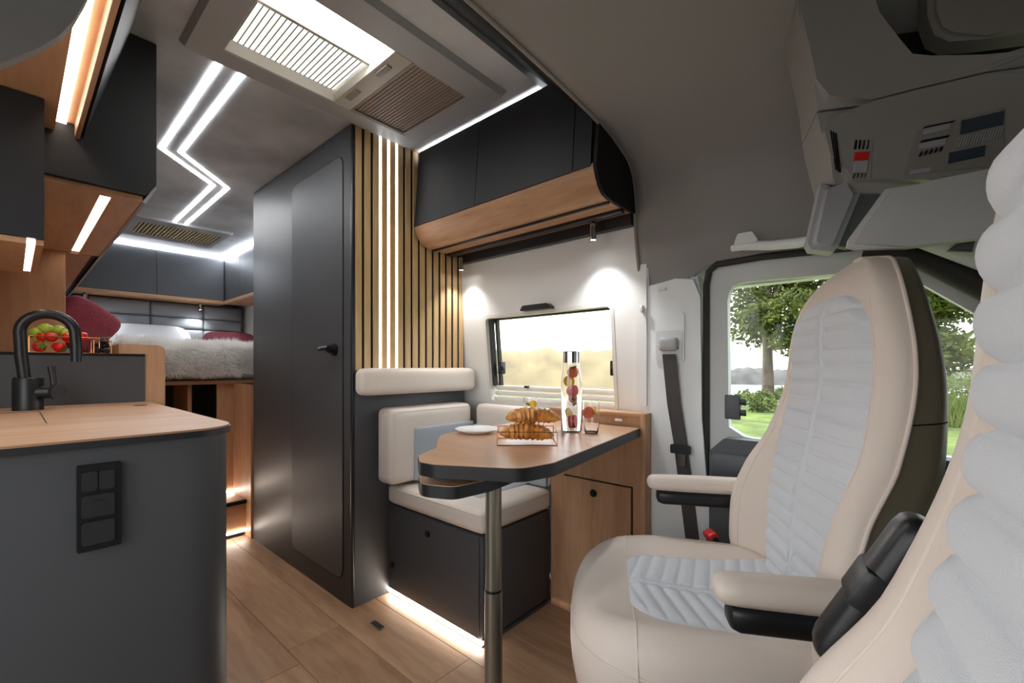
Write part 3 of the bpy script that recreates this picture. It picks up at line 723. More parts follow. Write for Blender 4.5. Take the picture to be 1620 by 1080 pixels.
# white fur throw
ft = thing('fur_throw', 'fluffy white fur throw hanging over the edge of the bed', 'throw', (.7, BY-.04, .89))
def throw(u, v):
    x = .37+.62*u; s = v*.75
    if s < .10: y = BY-.045; z = .925+s*1.3
    elif s < .22: a = (s-.10)/.12*PI/2; y = BY+.03-.075*math.cos(a); z = 1.055+.045*math.sin(a)
    else: y = BY+.03+(s-.22); z = 1.10-.01*(s-.22)
    n = noise.noise(Vector((x*9, s*9, 0))); return Vector((x, y-.022*n, z+.020*n+.012*noise.noise(Vector((x*22, s*22, 5)))))
bm = B(); grid(bm, throw, 40, 40); part('hide', bm, 'fur', ft, smooth=80)
verts, faces = [], []
for i in range(26000):
    u, v = random.random(), random.random()**1.3; p = throw(u, v); q1 = throw(min(u+.01, 1), v); q2 = throw(u, min(v+.01, 1))
    nrm = (q1-p).cross(q2-p)
    if nrm.length < 1e-9: continue
    nrm.normalize()
    if nrm.y > 0.3 or nrm.z < -.3: nrm = -nrm
    if nrm.y > 0: nrm.y *= -.2
    d = (nrm+Vector((random.gauss(0, .45), random.gauss(-.1, .35), random.gauss(-.15, .35)))).normalized()
    L = random.uniform(.026, .050)*(1+.5*noise.noise(p*14)); s = d.orthogonal().normalized()*.0016; b0 = len(verts)
    mid = p+d*L*.55; tip = p+d*L+Vector((random.gauss(0, .006), 0, -.006))
    verts += [p-s, p+s, mid-s*.8, mid+s*.8, tip]; faces += [(b0, b0+1, b0+3, b0+2), (b0+2, b0+3, b0+4)]
me = bpy.data.meshes.new('fur'); me.from_pydata([tuple(WM[ft].inverted() @ v) for v in verts], [], faces); me.materials.append(MATS['fur'])
fo = bpy.data.objects.new('fur', me); COL.objects.link(fo); fo.parent = ft; fo['kind'] = 'stuff'
# headboard of padded panels
hb = thing('headboard', 'grey padded headboard of stitched panels behind the pillows', 'headboard', (.6, 4.72, 1.0))
part('backing', bx(XL+.01, 1.46, 4.735, 4.80, .89, 1.53), 'headboard', hb)
xs = [-.30, .0, .385, .764, 1.14, 1.445]
for i in range(5):
    for z0, z1 in ((1.065, 1.20), (1.20, 1.30), (1.30, 1.40), (1.40, 1.525)):
        part('padded_panel', pad(B(), xs[i]+.002, xs[i+1]-.002, 4.69, 4.74, z0+.0015, z1-.0015, .02, (0, .012, 0), 8), 'headboard', hb, smooth=80)
def pillow(lab, c, sx_, sy, sz, M, mat, grp, cat='pillow'):
    bm = B(); t = B(); bmesh.ops.create_cube(t, size=2); bmesh.ops.subdivide_edges(t, edges=t.edges[:], cuts=14, use_grid_fill=True)
    for v in t.verts:
        a, b_ = v.co.x, v.co.z; e = max(0., (1-a**4)*(1-b_**4))**.55
        y = (v.co.y*(.06+.94*e)+.08*noise.noise(Vector((a*2, b_*2, c[0]*5))))*sy
        k = 1-.16*abs(a)**3*abs(b_)**3
        v.co = Vector((a*sx_*k, y, b_*sz*k))
    merge(bm, t, Matrix.Translation(c) @ M)
    return solo('pillow', bm, mat, lab, cat, grp, smooth=80)
RX = lambda a: Matrix.Rotation(math.radians(a), 4, 'X'); RZ = lambda a: Matrix.Rotation(math.radians(a), 4, 'Z'); RY = lambda a: Matrix.Rotation(math.radians(a), 4, 'Y')
pillow('big white pillow leaning on the headboard', (.74, 4.57, 1.20), .28, .06, .14, RX(-40), 'white_linen', 'white pillows')
pillow('cream pillow lying in front of the big white one', (.78, 4.30, 1.125), .25, .055, .13, RX(-80), 'sheet_cream', 'white pillows')
pillow('burgundy cushion leaning at the wardrobe side of the bed', (1.20, 4.16, 1.165), .20, .075, .15, RZ(-10) @ RX(-68), 'burgundy', 'burgundy cushions')
pillow('burgundy cushion standing on its corner by the oak partition', (.29, 3.95, 1.245), .165, .055, .165, RX(-16) @ RY(40), 'burgundy', 'burgundy cushions')
# overhead cabinets round the bed
r1 = thing('overhead_cabinet', 'dark overhead cabinet with oak shelf across the rear of the van above the headboard', 'cabinet', (.7, 4.7, 1.53))
part('carcass', bx(.289, 1.262, 4.565, 4.89, 1.562, 1.932), 'anthracite_dark', r1)
for a, b_ in ((.29, .781), (.781, 1.2595)): part('door', bx(a+.0015, b_-.0015, 4.55, 4.565, 1.564, 1.932, r=.001, seg=1), 'anthracite', r1)
part('oak_shelf', bx(.289, 1.262, 4.53, 4.89, 1.532, 1.560, r=.002), 'oak_x', r1)
part('led_strip', bx(.289, 1.25, 4.543, 4.553, 1.934, 1.946), 'led_rear', r1, smooth=0)
r2 = thing('overhead_cabinet', 'dark overhead cabinet along the window side above the bed', 'cabinet', (1.35, 3.7, 1.53))
part('carcass', bx(1.275, 1.45, 2.73, 4.89, 1.562, 1.932), 'anthracite_dark', r2)
for a, b_ in ((2.74, 3.45), (3.45, 4.15), (4.15, 4.545)): part('door', bx(1.262, 1.276, a+.0015, b_-.0015, 1.564, 1.932, r=.001, seg=1), 'anthracite', r2)
part('oak_shelf', bx(1.25, 1.45, 2.73, 4.525, 1.532, 1.560, r=.002), 'oak_y', r2)
part('led_strip', bx(1.250, 1.260, 2.74, 4.543, 1.934, 1.946), 'led_rear', r2, smooth=0)
spotlight(.36, 4.60, 1.532, 'small reading spotlight over the bed, beside the oak partition', 'bed spotlights', .05, .016)
spotlight(1.09, 4.60, 1.532, 'small reading spotlight over the bed, beside the wardrobe', 'bed spotlights', .05, .016)
spot_lamp('bed_spot', (.36, 4.60, 1.46), (.50, 4.72, .9), 3.5, 110, .9); spot_lamp('bed_spot', (1.09, 4.60, 1.46), (1.0, 4.72, .9), 3.5, 110, .9)

# ================================================================== DINETTE BENCH
bn = thing('bench', 'dark grey bench box with a light strip along its foot', 'bench', (1.25, 1.35, 0))
part('box', bx(1.062, 1.448, 1.06, 1.63, .026, .384, r=.002), 'anthracite', bn)
part('plinth', bx(1.066, 1.448, 1.064, 1.63, 0, .012), 'anthracite', bn)
part('led_strip', bx(1.058, 1.068, 1.062, 1.628, .012, .025), 'led_plinth', bn, smooth=0, label='white foot light strip')
part('side_flap', bx(1.057, 1.062, 1.075, 1.618, .03, .38, r=.001, seg=1), 'anthracite', bn)
for y, z in ((1.353, .325), (1.590, .134)):
    bm = B(); tube(bm, [(1.058, y, z), (1.051, y, z)], .0125, 16); tube(bm, [(1.052, y, z), (1.048, y, z)], .007, 12); part('lock', bm, 'black_plastic', bn)
def cushion(name, lab, x0, x1, y0, y1, z0, z1, inset=None, r=.028, bulge=(0, .006, 0), faxis='y'):
    t = thing(name, lab, 'cushion', ((x0+x1)/2, (y0+y1)/2, z0), group='bench cushions')
    part('cover', pad(B(), x0, x1, y0, y1, z0, z1, r, bulge, 14), 'leather_bench', t, smooth=80)
    if inset: part('fabric_inset', inset, 'fabric_bench', t, smooth=80)
    return t
def seam(t, loop, r=.0022): part('piping', tube(B(), loop, r, 6, closed=True), 'thread', t)
t = cushion('head_cushion', 'long narrow beige leather head cushion in front of the slat wall', .885, 1.50, 1.536, 1.607, .855, .965, None, .03)
part('bracket', bx(.93, 1.45, 1.605, 1.6155, .88, .94), 'black_matt', t)
lp = [(x, 1.552, z) for x, z in rrect(.90, 1.488, .868, .952, .02)]; seam(t, lp, .0014)
t = cushion('back_cushion', 'beige bench backrest cushion with grey fabric centre', .995, 1.445, 1.51, 1.620, .488, .80, pad(B(), 1.105, 1.444, 1.497, 1.515, .492, .715, .008, (0, .004, 0), 8), .028)
seam(t, [(x, 1.512, z) for x, z in rrect(1.012, 1.43, .503, .785, .02)], .0012)
t = cushion('side_cushion', 'beige side cushion with grey lower half along the window wall', 1.448, 1.522, 1.062, 1.50, .47, .795, pad(B(), 1.436, 1.452, 1.07, 1.505, .475, .70, .007, (.003, 0, 0), 8), .025, (.004, 0, 0))
t = cushion('seat_cushion', 'thick beige leather bench seat cushion on the dark bench box', 1.045, 1.447, 1.045, 1.620, .392, .474, pad(B(), 1.15, 1.447, 1.16, 1.51, .470, .481, .005, (0, 0, .003), 8), .026, (0, 0, .008))
seam(t, [(x, y, .462) for x, y in rrect(1.0455, 1.440, 1.0455, 1.62, .028)], .0016)

# ================================================================== SIDE CABINET UNDER THE WINDOW
sdc = thing('side_cabinet', 'oak side cabinet with door under the dinette window behind the table', 'cabinet', (1.52, .85, 0))
part('carcass', bx(1.452, 1.525, .665, 1.055, 0, .80, r=.001, seg=1), 'oak_z', sdc)
part('end_panel', bx(1.440, 1.525, .645, .664, 0, .806, r=.002), 'oak_z', sdc)
part('top_ledge', bx(1.446, 1.53, .664, 1.058, .792, .804, r=.002), 'oak_y', sdc)
dd = part('door', bx(1.442, 1.453, .70, .985, .10, .538, r=.0015, seg=1), 'oak_z', sdc)
bm = B(); tube(bm, [(1.443, .849, .494), (1.436, .849, .494)], .014, 18); tube(bm, [(1.437, .849, .494), (1.430, .849, .494)], .009, 14); part('knob', bm, 'black_plastic', dd)
part('door_gap', bx(1.4505, 1.4525, .696, .989, .096, .542), 'black_matt', sdc)
part('usb_switch', bx(1.447, 1.453, .735, .765, .772, .782, r=.002), 'white_plastic', sdc)

# ================================================================== TABLE
tz = .757
tb = thing('table', 'oak dinette table with black edge, swivel leaf and metal leg', 'table', (.8, .76, 0))
top = [(.60, .80), (.640, .859), (.732, .905), (.80, .985), (.88, 1.065), (.96, 1.085), (1.445, 1.10), (1.4395, .661), (.79, .566), (.70, .585), (.605, .755)]
top = rpoly(top, [.03, .03, .06, .05, .06, .05, .01, .006, .05, .07, .04], 6)
def inset_poly(P, d):
    c = []; n = len(P)
    for i in range(n):
        a = Vector(P[i-1]); b_ = Vector(P[i]); e = Vector(P[(i+1) % n]); t1 = (b_-a); t2 = (e-b_)
        if t1.length < 1e-7: t1 = t2
        if t2.length < 1e-7: t2 = t1
        t1.normalize(); t2.normalize(); nn = (Vector((-t1.y, t1.x))+Vector((-t2.y, t2.x)))
        c.append(b_+nn.normalized()*d)
    return [tuple(p) for p in c]
ar = sum(top[i][0]*top[(i+1) % len(top)][1]-top[(i+1) % len(top)][0]*top[i][1] for i in range(len(top)))
sg = 1 if ar > 0 else -1
part('edge_band', prism(B(), top, 'z', tz-.030, tz-.0012), 'black_edge', tb, smooth=30)
part('top', prism(B(), inset_poly(top, .0016*sg), 'z', tz-.004, tz), 'oak_table', tb, smooth=30)
leaf = rpoly([(.607, .805), (.650, .870), (.75, .94), (1.05, .95), (1.05, .75), (.742, .714), (.64, .728)], [.05, .03, .03, .02, .02, .03, .04], 6)
ar = sum(leaf[i][0]*leaf[(i+1) % len(leaf)][1]-leaf[(i+1) % len(leaf)][0]*leaf[i][1] for i in range(len(leaf))); sg = 1 if ar > 0 else -1
lf = part('swivel_leaf', prism(B(), leaf, 'z', .676, .7035), 'black_edge', tb, smooth=30)
part('leaf_top', prism(B(), inset_poly(leaf, .0016*sg), 'z', .700, .705), 'oak_table', lf, smooth=30)
part('pivot', bx(.80, 1.0, .76, .90, .704, .728), 'black_matt', tb)
bm = B(); tube(bm, [(.80, .76, .41), (.80, .76, .68)], .0205, 24); part('leg_upper', bm, 'steel', tb)
bm = B(); tube(bm, [(.80, .76, .008), (.80, .76, .405)], .0225, 24); part('leg_lower', bm, 'steel', tb)
bm = B(); tube(bm, [(.80, .76, .403), (.80, .76, .411)], .0215, 24); part('leg_joint', bm, 'black_plastic', tb)
bm = B(); lathe(bm, [(0, .0), (.08, 0), (.08, .006), (.03, .012), (0, .012)], (.80, .76, 0), 28); part('leg_plate', bm, 'steel', tb)
# things on the table
bm = B(); lathe(bm, [(0, 0), (.040, 0), (.046, .003), (.070, .012), (.071, .0135), (.069, .0145), (.045, .0065), (0, .0055)], (.99, 1.015, tz), 40); solo('plate', bm, 'porcelain', 'small round white plate on the table', 'plate')
ROT = -YAW
fc = Vector((.913, .742, tz)); dep = Vector((S_, C_, 0)); bc = fc+dep*.06
wirebox('wire_basket', 'thin copper wire basket holding croissants on the table', bc.x, bc.y, tz, .163, .12, .037, ROT, 'copper', .0014)
def croissant(lab, c, L, R, rot, arc, tilt=0):
    bm = B(); n = 60; m = 20; rings = []
    for i in range(n+1):
        t = i/n*2-1; a = t*arc; x = math.sin(a)/math.sin(arc)*L/2; y = (math.cos(a)-1)/math.sin(arc)*L/2*.9
        e = max(.10, (1-abs(t)**3.2))**.8
        stp = (abs(t)*5.4) % 1.0
        rr = R*e*(1.10-.26*stp) * (1 if abs(t) < .97 else .8)
        dirx = Vector((math.cos(a), -math.sin(a), 0)); side = Vector((math.sin(a), math.cos(a), 0))
        ring = []
        for k in range(m):
            b_ = 2*PI*k/m; nz = 1+.06*noise.noise(Vector((t*7, math.cos(b_)*2, math.sin(b_)*2+c[2]*30)))
            ring.append(bm.verts.new(Vector((x, y, 0))+side*math.cos(b_)*rr*1.25*nz+Vector((0, 0, 1))*(math.sin(b_)*rr*nz*(1 if math.sin(b_) > 0 else .8)+.006*(1-t*t))))
        rings.append(ring)
    for a, b_ in zip(rings, rings[1:]):
        for k in range(m): bm.faces.new((a[k], a[(k+1) % m], b_[(k+1) % m], b_[k]))
    bm.faces.new(rings[0][::-1]); bm.faces.new(rings[-1])
    bm.transform(Matrix.Translation(c) @ Matrix.Rotation(rot, 4, 'Z') @ Matrix.Rotation(tilt, 4, 'Y'))
    return solo('croissant', bm, 'pastry', lab, 'croissant', 'croissants in the wire basket', smooth=45)
croissant('golden croissant lying at the bottom of the wire basket', fc+dep*.05+Vector((0, 0, .024)), .148, .026, ROT, .5, .03)
croissant('golden croissant lying on top of the other croissant', fc+dep*.055+Vector((.012, -.012, .0690)), .150, .024, ROT+.05, .7, .02)

def glass_vessel(name, lab, cat, prof_o, th, c, water_top, wm='water'):
    t = thing(name, lab, cat, c)
    inn = [(max(r-th, 0), z) for r, z in prof_o[::-1]]
    inn = [(r, max(z, th*2.0)) for r, z in inn]
    bm = B(); lathe(bm, [(0, 0)]+prof_o+inn[:-0 or None]+[(0, th*2.0)], (0, 0, 0), 32); part('glass', bm, 'clear_glass', t, local=True, smooth=60)
    return t
CP = Vector((1.222, .804, tz))
glass_vessel('carafe', 'tall glass carafe of fruit water with chrome lid', 'carafe', [(.030, 0), (.0345, .004), (.0345, .15), (.032, .185), (.0262, .215), (.026, .232)], .0016, CP, .2)
cf = bpy.data.objects['carafe']
bm = B(); lathe(bm, [(0, .226), (.0275, .226), (.0275, .262), (.025, .2645), (0, .2645)], (0, 0, 0), 28); part('lid', bm, 'chrome', cf, local=True)
def slice_(name, lab, cat, mat, c, r, th, M, wedge=False, grp=None):
    bm = B(); n = 18; pts = [(r*math.cos(PI*(1 if wedge else 2)*k/n), r*math.sin(PI*(1 if wedge else 2)*k/n)) for k in range(n+(1 if wedge else 0))]
    prism(bm, pts, 'z', -th/2, th/2); bm.transform(Matrix.Translation(c) @ M); return solo(name, bm, mat, lab, cat, grp, smooth=30)
def mint(c, s, rot, lab):
    bm = B()
    for k in range(3):
        a = rot+k*2.1; L = Matrix.Translation(c) @ Matrix.Rotation(a, 4, 'Z') @ Matrix.Rotation(-.5, 4, 'Y')
        P = [(0, 0, 0), (.35*s, .28*s, .06*s), (.75*s, .25*s, .05*s), (s, 0, 0), (.75*s, -.25*s, .05*s), (.35*s, -.28*s, .06*s)]
        t = B(); vv = [t.verts.new(p) for p in P]; ce = t.verts.new((.55*s, 0, .0)); 
        for i in range(6): t.faces.new((vv[i], vv[(i+1) % 6], ce))
        merge(bm, t, L)
    return solo('mint_sprig', bm, 'leaf_green', lab, 'herb', 'mint in the drinks')
G = 'fruit in the carafe'
FV = [('grapefruit_slice', 'grapefruit', .195, .019, 0.2), ('lemon_slice', 'lemon', .165, .019, 1.2), ('strawberry_slice', 'strawberry', .135, .017, .3), ('grapefruit_slice', 'grapefruit', .112, .018, .8), ('lemon_slice', 'lemon', .062, .018, 1.4), ('strawberry_slice', 'strawberry', .036, .021, .4)]
LB = {'grapefruit_slice': 'pink grapefruit slice floating in the glass carafe', 'lemon_slice': 'yellow lemon slice floating in the glass carafe', 'strawberry_slice': 'red strawberry piece in the glass carafe'}
for i, (n_, m_, z, r, tl) in enumerate(FV):
    lb = LB[n_].replace('floating in', 'floating high in' if z > .15 else 'floating halfway down in' if z > .1 else 'floating low in').replace('piece in', 'piece halfway down in' if z > .1 else 'piece at the bottom of')
    slice_(n_, lb, 'fruit slice', m_, CP+Vector((.008*math.cos(i*2.1), .008*math.sin(i*2.1), z)), r, .008 if 'straw' not in n_ else .022, Matrix.Rotation(-.7+.2*i, 4, 'Z') @ Matrix.Rotation(PI/2-.25*tl, 4, 'X'), False, G)
for z, a in ((.205, 0), (.122, 1), (.085, 2.2), (.10, 3.5)): mint(CP+Vector((.004, -.004, z)), .024, a, {.205: 'green mint sprig under the lid of the glass carafe', .122: 'green mint sprig halfway up the glass carafe', .085: 'green mint sprig in the lower half of the glass carafe', .10: 'green mint sprig just below the middle of the glass carafe'}[z])
def tumbler(c, lab, rr, h):
    t = glass_vessel('glass', lab, 'glass', [(rr*.70, 0), (rr*.80, .004), (rr*.95, h*.35), (rr, h*.6), (rr*.93, h)], .0014, c, h)
    return t
g1 = Vector((1.222, .728, tz)); g2 = Vector((1.285, 1.03, tz))
tumbler(g1, 'clear drinking glass with fruit, beside the carafe', .027, .102); tumbler(g2, 'clear drinking glass with fruit, behind the croissants', .027, .102)
slice_('grapefruit_slice', 'pink grapefruit wedge in the glass beside the carafe', 'fruit slice', 'grapefruit', g1+Vector((-.006, .008, .066)), .019, .008, Matrix.Rotation(-.6, 4, 'Z') @ Matrix.Rotation(1.4, 4, 'X'))
slice_('lemon_slice', 'yellow lemon wedge in the glass beside the carafe', 'fruit slice', 'lemon', g1+Vector((.009, -.009, .074)), .013, .006, Matrix.Rotation(.4, 4, 'Z') @ Matrix.Rotation(1.2, 4, 'X'))
mint(g1+Vector((.008, -.008, .060)), .02, .5, 'green mint sprig in the glass beside the carafe')
slice_('lemon_slice', 'yellow lemon wedge in the glass behind the croissants', 'fruit slice', 'lemon', g2+Vector((.008, -.008, .072)), .014, .006, Matrix.Rotation(-.7, 4, 'Z') @ Matrix.Rotation(1.3, 4, 'X'))
mint(g2+Vector((-.004, .004, .066)), .023, 1.5, 'green mint sprig in the glass behind the croissants')
# floor grille by the bench
fg = thing('floor_grille', 'small dark metal grille set into the oak floor', 'grille', (.90, 1.455, 0))
part('frame', bx(.888, .914, 1.418, 1.492, 0, .003, r=.001, seg=1), 'steel', fg)
for k in range(3): part('slot', bx(.8925+k*.007, .8965+k*.007, 1.424, 1.486, .0028, .0036), 'black_matt', fg)

# ================================================================== CAB SEATS  (local: x forward, y towards the aisle camera side, z up)
WT = [(0, .242), (.14, .263), (.26, .264), (.39, .248), (.52, .229), (.65, .213), (.76, .201), (.83, .184), (.90, .152), (.95, .110), (.985, .058), (1.0, .014)]
XE = [(0, -.084), (.14, -.060), (.26, -.064), (.39, -.092), (.52, -.142), (.70, -.176), (.83, -.181), (.90, -.190), (.95, -.205), (1.0, -.235)]
BT = [(0, .044), (.14, .068), (.26, .070), (.39, .052), (.52, .022), (.7, .008), (1, 0)]
WI = [(0, .135), (.14, .145), (.26, .155), (.39, .164), (.5, .164), (.65, .157), (1, .145)]
def bz(t): return .44+.738*t
def front(yn, t):
    a = abs(yn); b_ = curve(BT, t)
    s = min(1, max(0, (a-.62)/.26)); s = s*s*(3-2*s)
    x = curve(XE, t)-b_*(1-s)
    if a > .85: q = min(1, (a-.85)/.15); x -= .032*(1-math.sqrt(max(0, 1-q*q)))
    return x
def seat(name, lab, loc, rotz, armrests=('down', 'down')):
    t = thing(name, lab, 'seat', loc, rotz)
    NT, NF = 56, 44
    fr, shl = B(), B()
    Vf, Vs = [], []
    pip = {1: [], -1: []}
    for i in range(NT+1):
        tt = 1-(1-i/NT)**1.5; w_ = curve(WT, tt); z = bz(tt)
        pts = []
        for j in range(NF+1):
            yn = math.sin((j/NF*2-1)*PI/2*.985)/math.sin(PI/2*.985)
            pts.append(Vector((front(yn, tt), yn*w_, z)))
        Vf.append([fr.verts.new(p) for p in pts])
        th = curve([(0, .115), (.25, .105), (.45, .082), (.7, .052), (.85, .042), (1, .03)], tt)
        e = pts[-1].x; backx = e-th
        side = []
        for k in range(9):
            q = k/8; a = q*PI/2
            side.append((e+(backx-e)*q, 1-.10*(max(0, q-.55)/.45)**2))
        ring = [Vector((x, -w_*s, z)) for x, s in side]+[Vector((backx-.012*math.cos(PI/2*yy), w_*.90*yy, z)) for yy in (-.8, -.4, 0, .4, .8)]+[Vector((x, w_*s, z)) for x, s in side[::-1]]
        Vs.append([shl.verts.new(p) for p in ring])
        pip[1].append(pts[-1]+Vector((.0, .001, 0))); pip[-1].append(pts[0]+Vector((0, -.001, 0)))
    for V, bm_ in ((Vf, fr), (Vs, shl)):
        for a, b_ in zip(V, V[1:]):
            for k in range(len(a)-1): bm_.faces.new((a[k], a[k+1], b_[k+1], b_[k]))
    # close the top: strip between the front row and the shell row
    ftop = [v.co.copy() for v in Vf[-1]]; stop = [v.co.copy() for v in Vs[-1]]
    cap = [shl.verts.new(p) for p in ftop]
    c = sum(ftop+stop, Vector())/len(ftop+stop)+Vector((0, 0, .006)); cv = shl.verts.new(c)
    for a, b_ in zip(cap, cap[1:]): shl.faces.new((a, b_, cv))
    for a, b_ in zip(Vs[-1], Vs[-1][1:]): shl.faces.new((a, b_, cv))
    bk = part('backrest', fr, 'leather_beige', t, local=True, smooth=80, label='beige leather backrest')
    sh_ = part('backrest_shell', shl, 'leather_shaded', t, local=True, smooth=60, label='beige leather back and sides, shade put into the colour')
    for s in (1, -1): part('piping', tube(B(), pip[s], .0032, 8), 'leather_beige', bk, local=True)
    part('piping', tube(B(), ftop, .0032, 8), 'leather_beige', bk, local=True)
    # stitched seam on each bolster
    for s in (1, -1):
        sp_ = []
        for i in range(6, 50):
            tt = i/56; w_ = curve(WT, tt); yn = s*.80; sp_.append(Vector((front(yn, tt)+.0003, yn*w_, bz(tt))))
        part('seam', tube(B(), sp_, .0011, 5), 'thread', bk, local=True)
    # seam across the side panel
    tt = .60; w_ = curve(WT, tt)
    e_ = front(1, tt); th_ = curve([(0, .115), (.25, .105), (.45, .082), (.7, .052), (.85, .042), (1, .03)], tt)
    part('seam', tube(B(), [(e_-th_*q, w_*(1-.10*(max(0, q-.55)/.45)**2)+.0003, bz(tt)+.006*q) for q in [k/8 for k in range(8)]], .0011, 5), 'black_matt', sh_, local=True)
    # quilted grey centre panel
    T0, T1 = .035, .902; ROWS = 19
    def wi(tt):
        w_ = curve(WI, tt)
        if tt > .72: q = min(1, (tt-.72)/(T1-.72)); w_ *= max(.0, 1-q**3)**(1/2.4)
        return w_
    bm = B(); NI, NJ = ROWS*9, 40
    def qf(u, v):
        tt = T0+(T1-T0)*u; y = (v*2-1)*wi(tt); w_ = curve(WT, tt)
        ph = ROWS*u; rib = abs(math.sin(PI*ph))**.38
        edge = min(1, (1-abs(v*2-1))*7); top_ = min(1, (1-u)*14, u*14)
        ay = abs(y); spine = 1.0
        if ay < .011: spine = 0; 
        groove = math.exp(-((ay-.011)/.0022)**2)
        h = .0065+.0125*rib*(1 if ay >= .011 else 0)+(.010*math.sqrt(max(0, 1-(ay/.011)**2)) if ay < .011 else 0)-.006*groove
        h *= math.sqrt(max(0, edge))*math.sqrt(max(0, top_)); h -= .003*(1-edge)
        return Vector((front(y/w_, tt)+h, y, bz(tt)+h*.2))
    # denser columns near the spine
    vals = sorted(set([round(x, 4) for x in [k/NJ for k in range(NJ+1)]]+[.5+s*d for s in (1, -1) for d in (.008, .016, .024, .032, .036, .04, .044, .05, .06)]))
    Vq = [[bm.verts.new(qf(i/NI, v)) for v in vals] for i in range(NI+1)]
    for a, b_ in zip(Vq, Vq[1:]):
        for k in range(len(vals)-1): bm.faces.new((a[k], a[k+1], b_[k+1], b_[k]))
    qp = part('quilted_panel', bm, 'fabric_grey', bk, local=True, smooth=180, label='light grey quilted fabric panel')
    # ---- cushion
    A_, B_, XC, NN = .262, .262, .056, 3.2
    PR = [(0, .492), (.45, .497), (.7, .507), (.84, .507), (.93, .494), (.975, .474), (1.0, .446)]
    def topz(x, y):
        rho = ((abs(x-XC)/A_)**NN+(abs(y)/B_)**NN)**(1/NN); a = abs(y)/B_
        s = min(1, max(0, (a-.5)/.3)); s = s*s*(3-2*s)
        return curve(PR, rho)+.020*s*(1-max(0, rho-.85)/.15*.8)*(1-.6*max(0, (x-.12)/.2)) + .012*max(0, (x-.0)/.3)
    bm = B(); rows_ = []; n = 72
    for rho in [.0, .15, .3, .45, .55, .65, .72, .78, .83, .88, .92, .95, .975, .99, 1.0]:
        if rho == 0: rows_.append([bm.verts.new((XC, 0, topz(XC, 0)))]); continue
        rw = []
        for k in range(n):
            a = 2*PI*k/n; c_, s_ = math.cos(a), math.sin(a)
            x = XC+A_*rho*math.copysign(abs(c_)**(2/NN), c_); y = B_*rho*math.copysign(abs(s_)**(2/NN), s_); rw.append(bm.verts.new((x, y, topz(x, y))))
        rows_.append(rw)
    for sc_r, z in ((1.0, .425), (.99, .40), (.97, .37), (.93, .345), (.90, .335)):
        rw = []
        for k in range(n):
            a = 2*PI*k/n; c_, s_ = math.cos(a), math.sin(a)
            x = XC+A_*sc_r*math.copysign(abs(c_)**(2/NN), c_); y = B_*sc_r*math.copysign(abs(s_)**(2/NN), s_); rw.append(bm.verts.new((x, y, z)))
        rows_.append(rw)
    for a, b_ in zip(rows_, rows_[1:]):
        for k in range(n):
            if len(a) == 1: bm.faces.new((a[0], b_[k], b_[(k+1) % n]))
            else: bm.faces.new((a[k], a[(k+1) % n], b_[(k+1) % n], b_[k]))
    bm.faces.new(rows_[-1])
    loop = [v.co.copy() for v in rows_[13]]
    cu = part('seat_cushion', bm, 'leather_beige', t, local=True, smooth=80, label='beige leather seat cushion')
    part('piping', tube(B(), loop, .0028, 6, closed=True), 'leather_beige', cu, local=True)
    # cross seam from the quilt corner to the piping on the near side
    for s in (1, -1):
        sl = [Vector((.195, s*(.108+.150*q), 0)) for q in [k/10 for k in range(11)]]; sl = [Vector((p.x, p.y, topz(p.x, p.y)+.0006)) for p in sl]
        part('seam', tube(B(), sl, .0013, 5), 'thread', cu, local=True)
    bm = B(); R2 = 11
    def qs(u, v):
        x = -.16+.36*u; wq_ = .168-.030*u-.035*max(0, (u-.80)/.20)**2; y = (v*2-1)*wq_
        rib = math.sqrt(abs(math.sin(PI*R2*(u+.10*abs(v*2-1))))); edge = min(1, (1-abs(v*2-1))*8)*min(1, (1-u)*14); ay = abs(y)
        h = .003+.008*(rib if ay > .010 else math.sqrt(max(0, 1-(ay/.010)**2)))-.004*math.exp(-((ay-.010)/.002)**2)
        return Vector((x, y, topz(x, y)+h*math.sqrt(max(0, edge))-.002*(1-edge)))
    grid(bm, qs, R2*10, 60)
    part('quilted_seat', bm, 'fabric_grey', cu, local=True, smooth=180, label='light grey quilted fabric seat panel')
    # ---- base
    part('swivel_base', bx(-.18, .28, -.20, .20, .06, .335, r=.02), 'black_plastic', t, local=True)
    part('pedestal', bx(-.15, .25, -.17, .17, 0, .06), 'black_matt', t, local=True)
    part('side_cover', pad(B(), -.16, .27, .205, .245, .20, .35, .018, n=6), 'dark_grey_plastic', t, local=True)
    part('side_cover', pad(B(), -.16, .27, -.245, -.205, .20, .35, .018, n=6), 'dark_grey_plastic', t, local=True)
    # ---- armrests
    for s, mode in ((1, armrests[0]), (-1, armrests[1])):
        if not mode: continue
        y = s*.292
        if mode == 'down':
            ar_ = part('armrest', pad(B(), -.20, .135 if s < 0 else .092, y-.028, y+.028, .632, .670, .020, (0, 0, .003), 10), 'leather_beige', t, local=True, smooth=80, label='beige leather armrest')
            part('armrest_body', pad(B(), -.21, .11 if s < 0 else .075, y-.024, y+.024, .594, .634, .016, n=8), 'black_plastic', ar_, local=True, smooth=80)
            bm = B(); tube(bm, [(-.20, y-s*.06, .628), (-.20, y+s*.012, .628)], .030, 18); part('hinge', bm, 'black_plastic', ar_, local=True)
        else:      # folded up along the backrest
            M = Matrix.Translation((-.062, y+.020, .62)) @ Matrix.Rotation(-math.radians(117), 4, 'Y')
            ar_ = part('armrest', pad(B(), .13, .268, -.020, .020, .004, .026, .010, n=8, M=M), 'leather_beige', t, local=True, smooth=80)
            part('armrest_body', pad(B(), .120, .260, -.021, .021, -.020, .008, .0135, n=10, M=M), 'black_plastic', ar_, local=True, smooth=80)
            part('armrest_latch', pad(B(), .175, .208, -.0222, .0222, -.0212, .004, .004, n=4, M=M), 'black_edge', ar_, local=True)
    return t
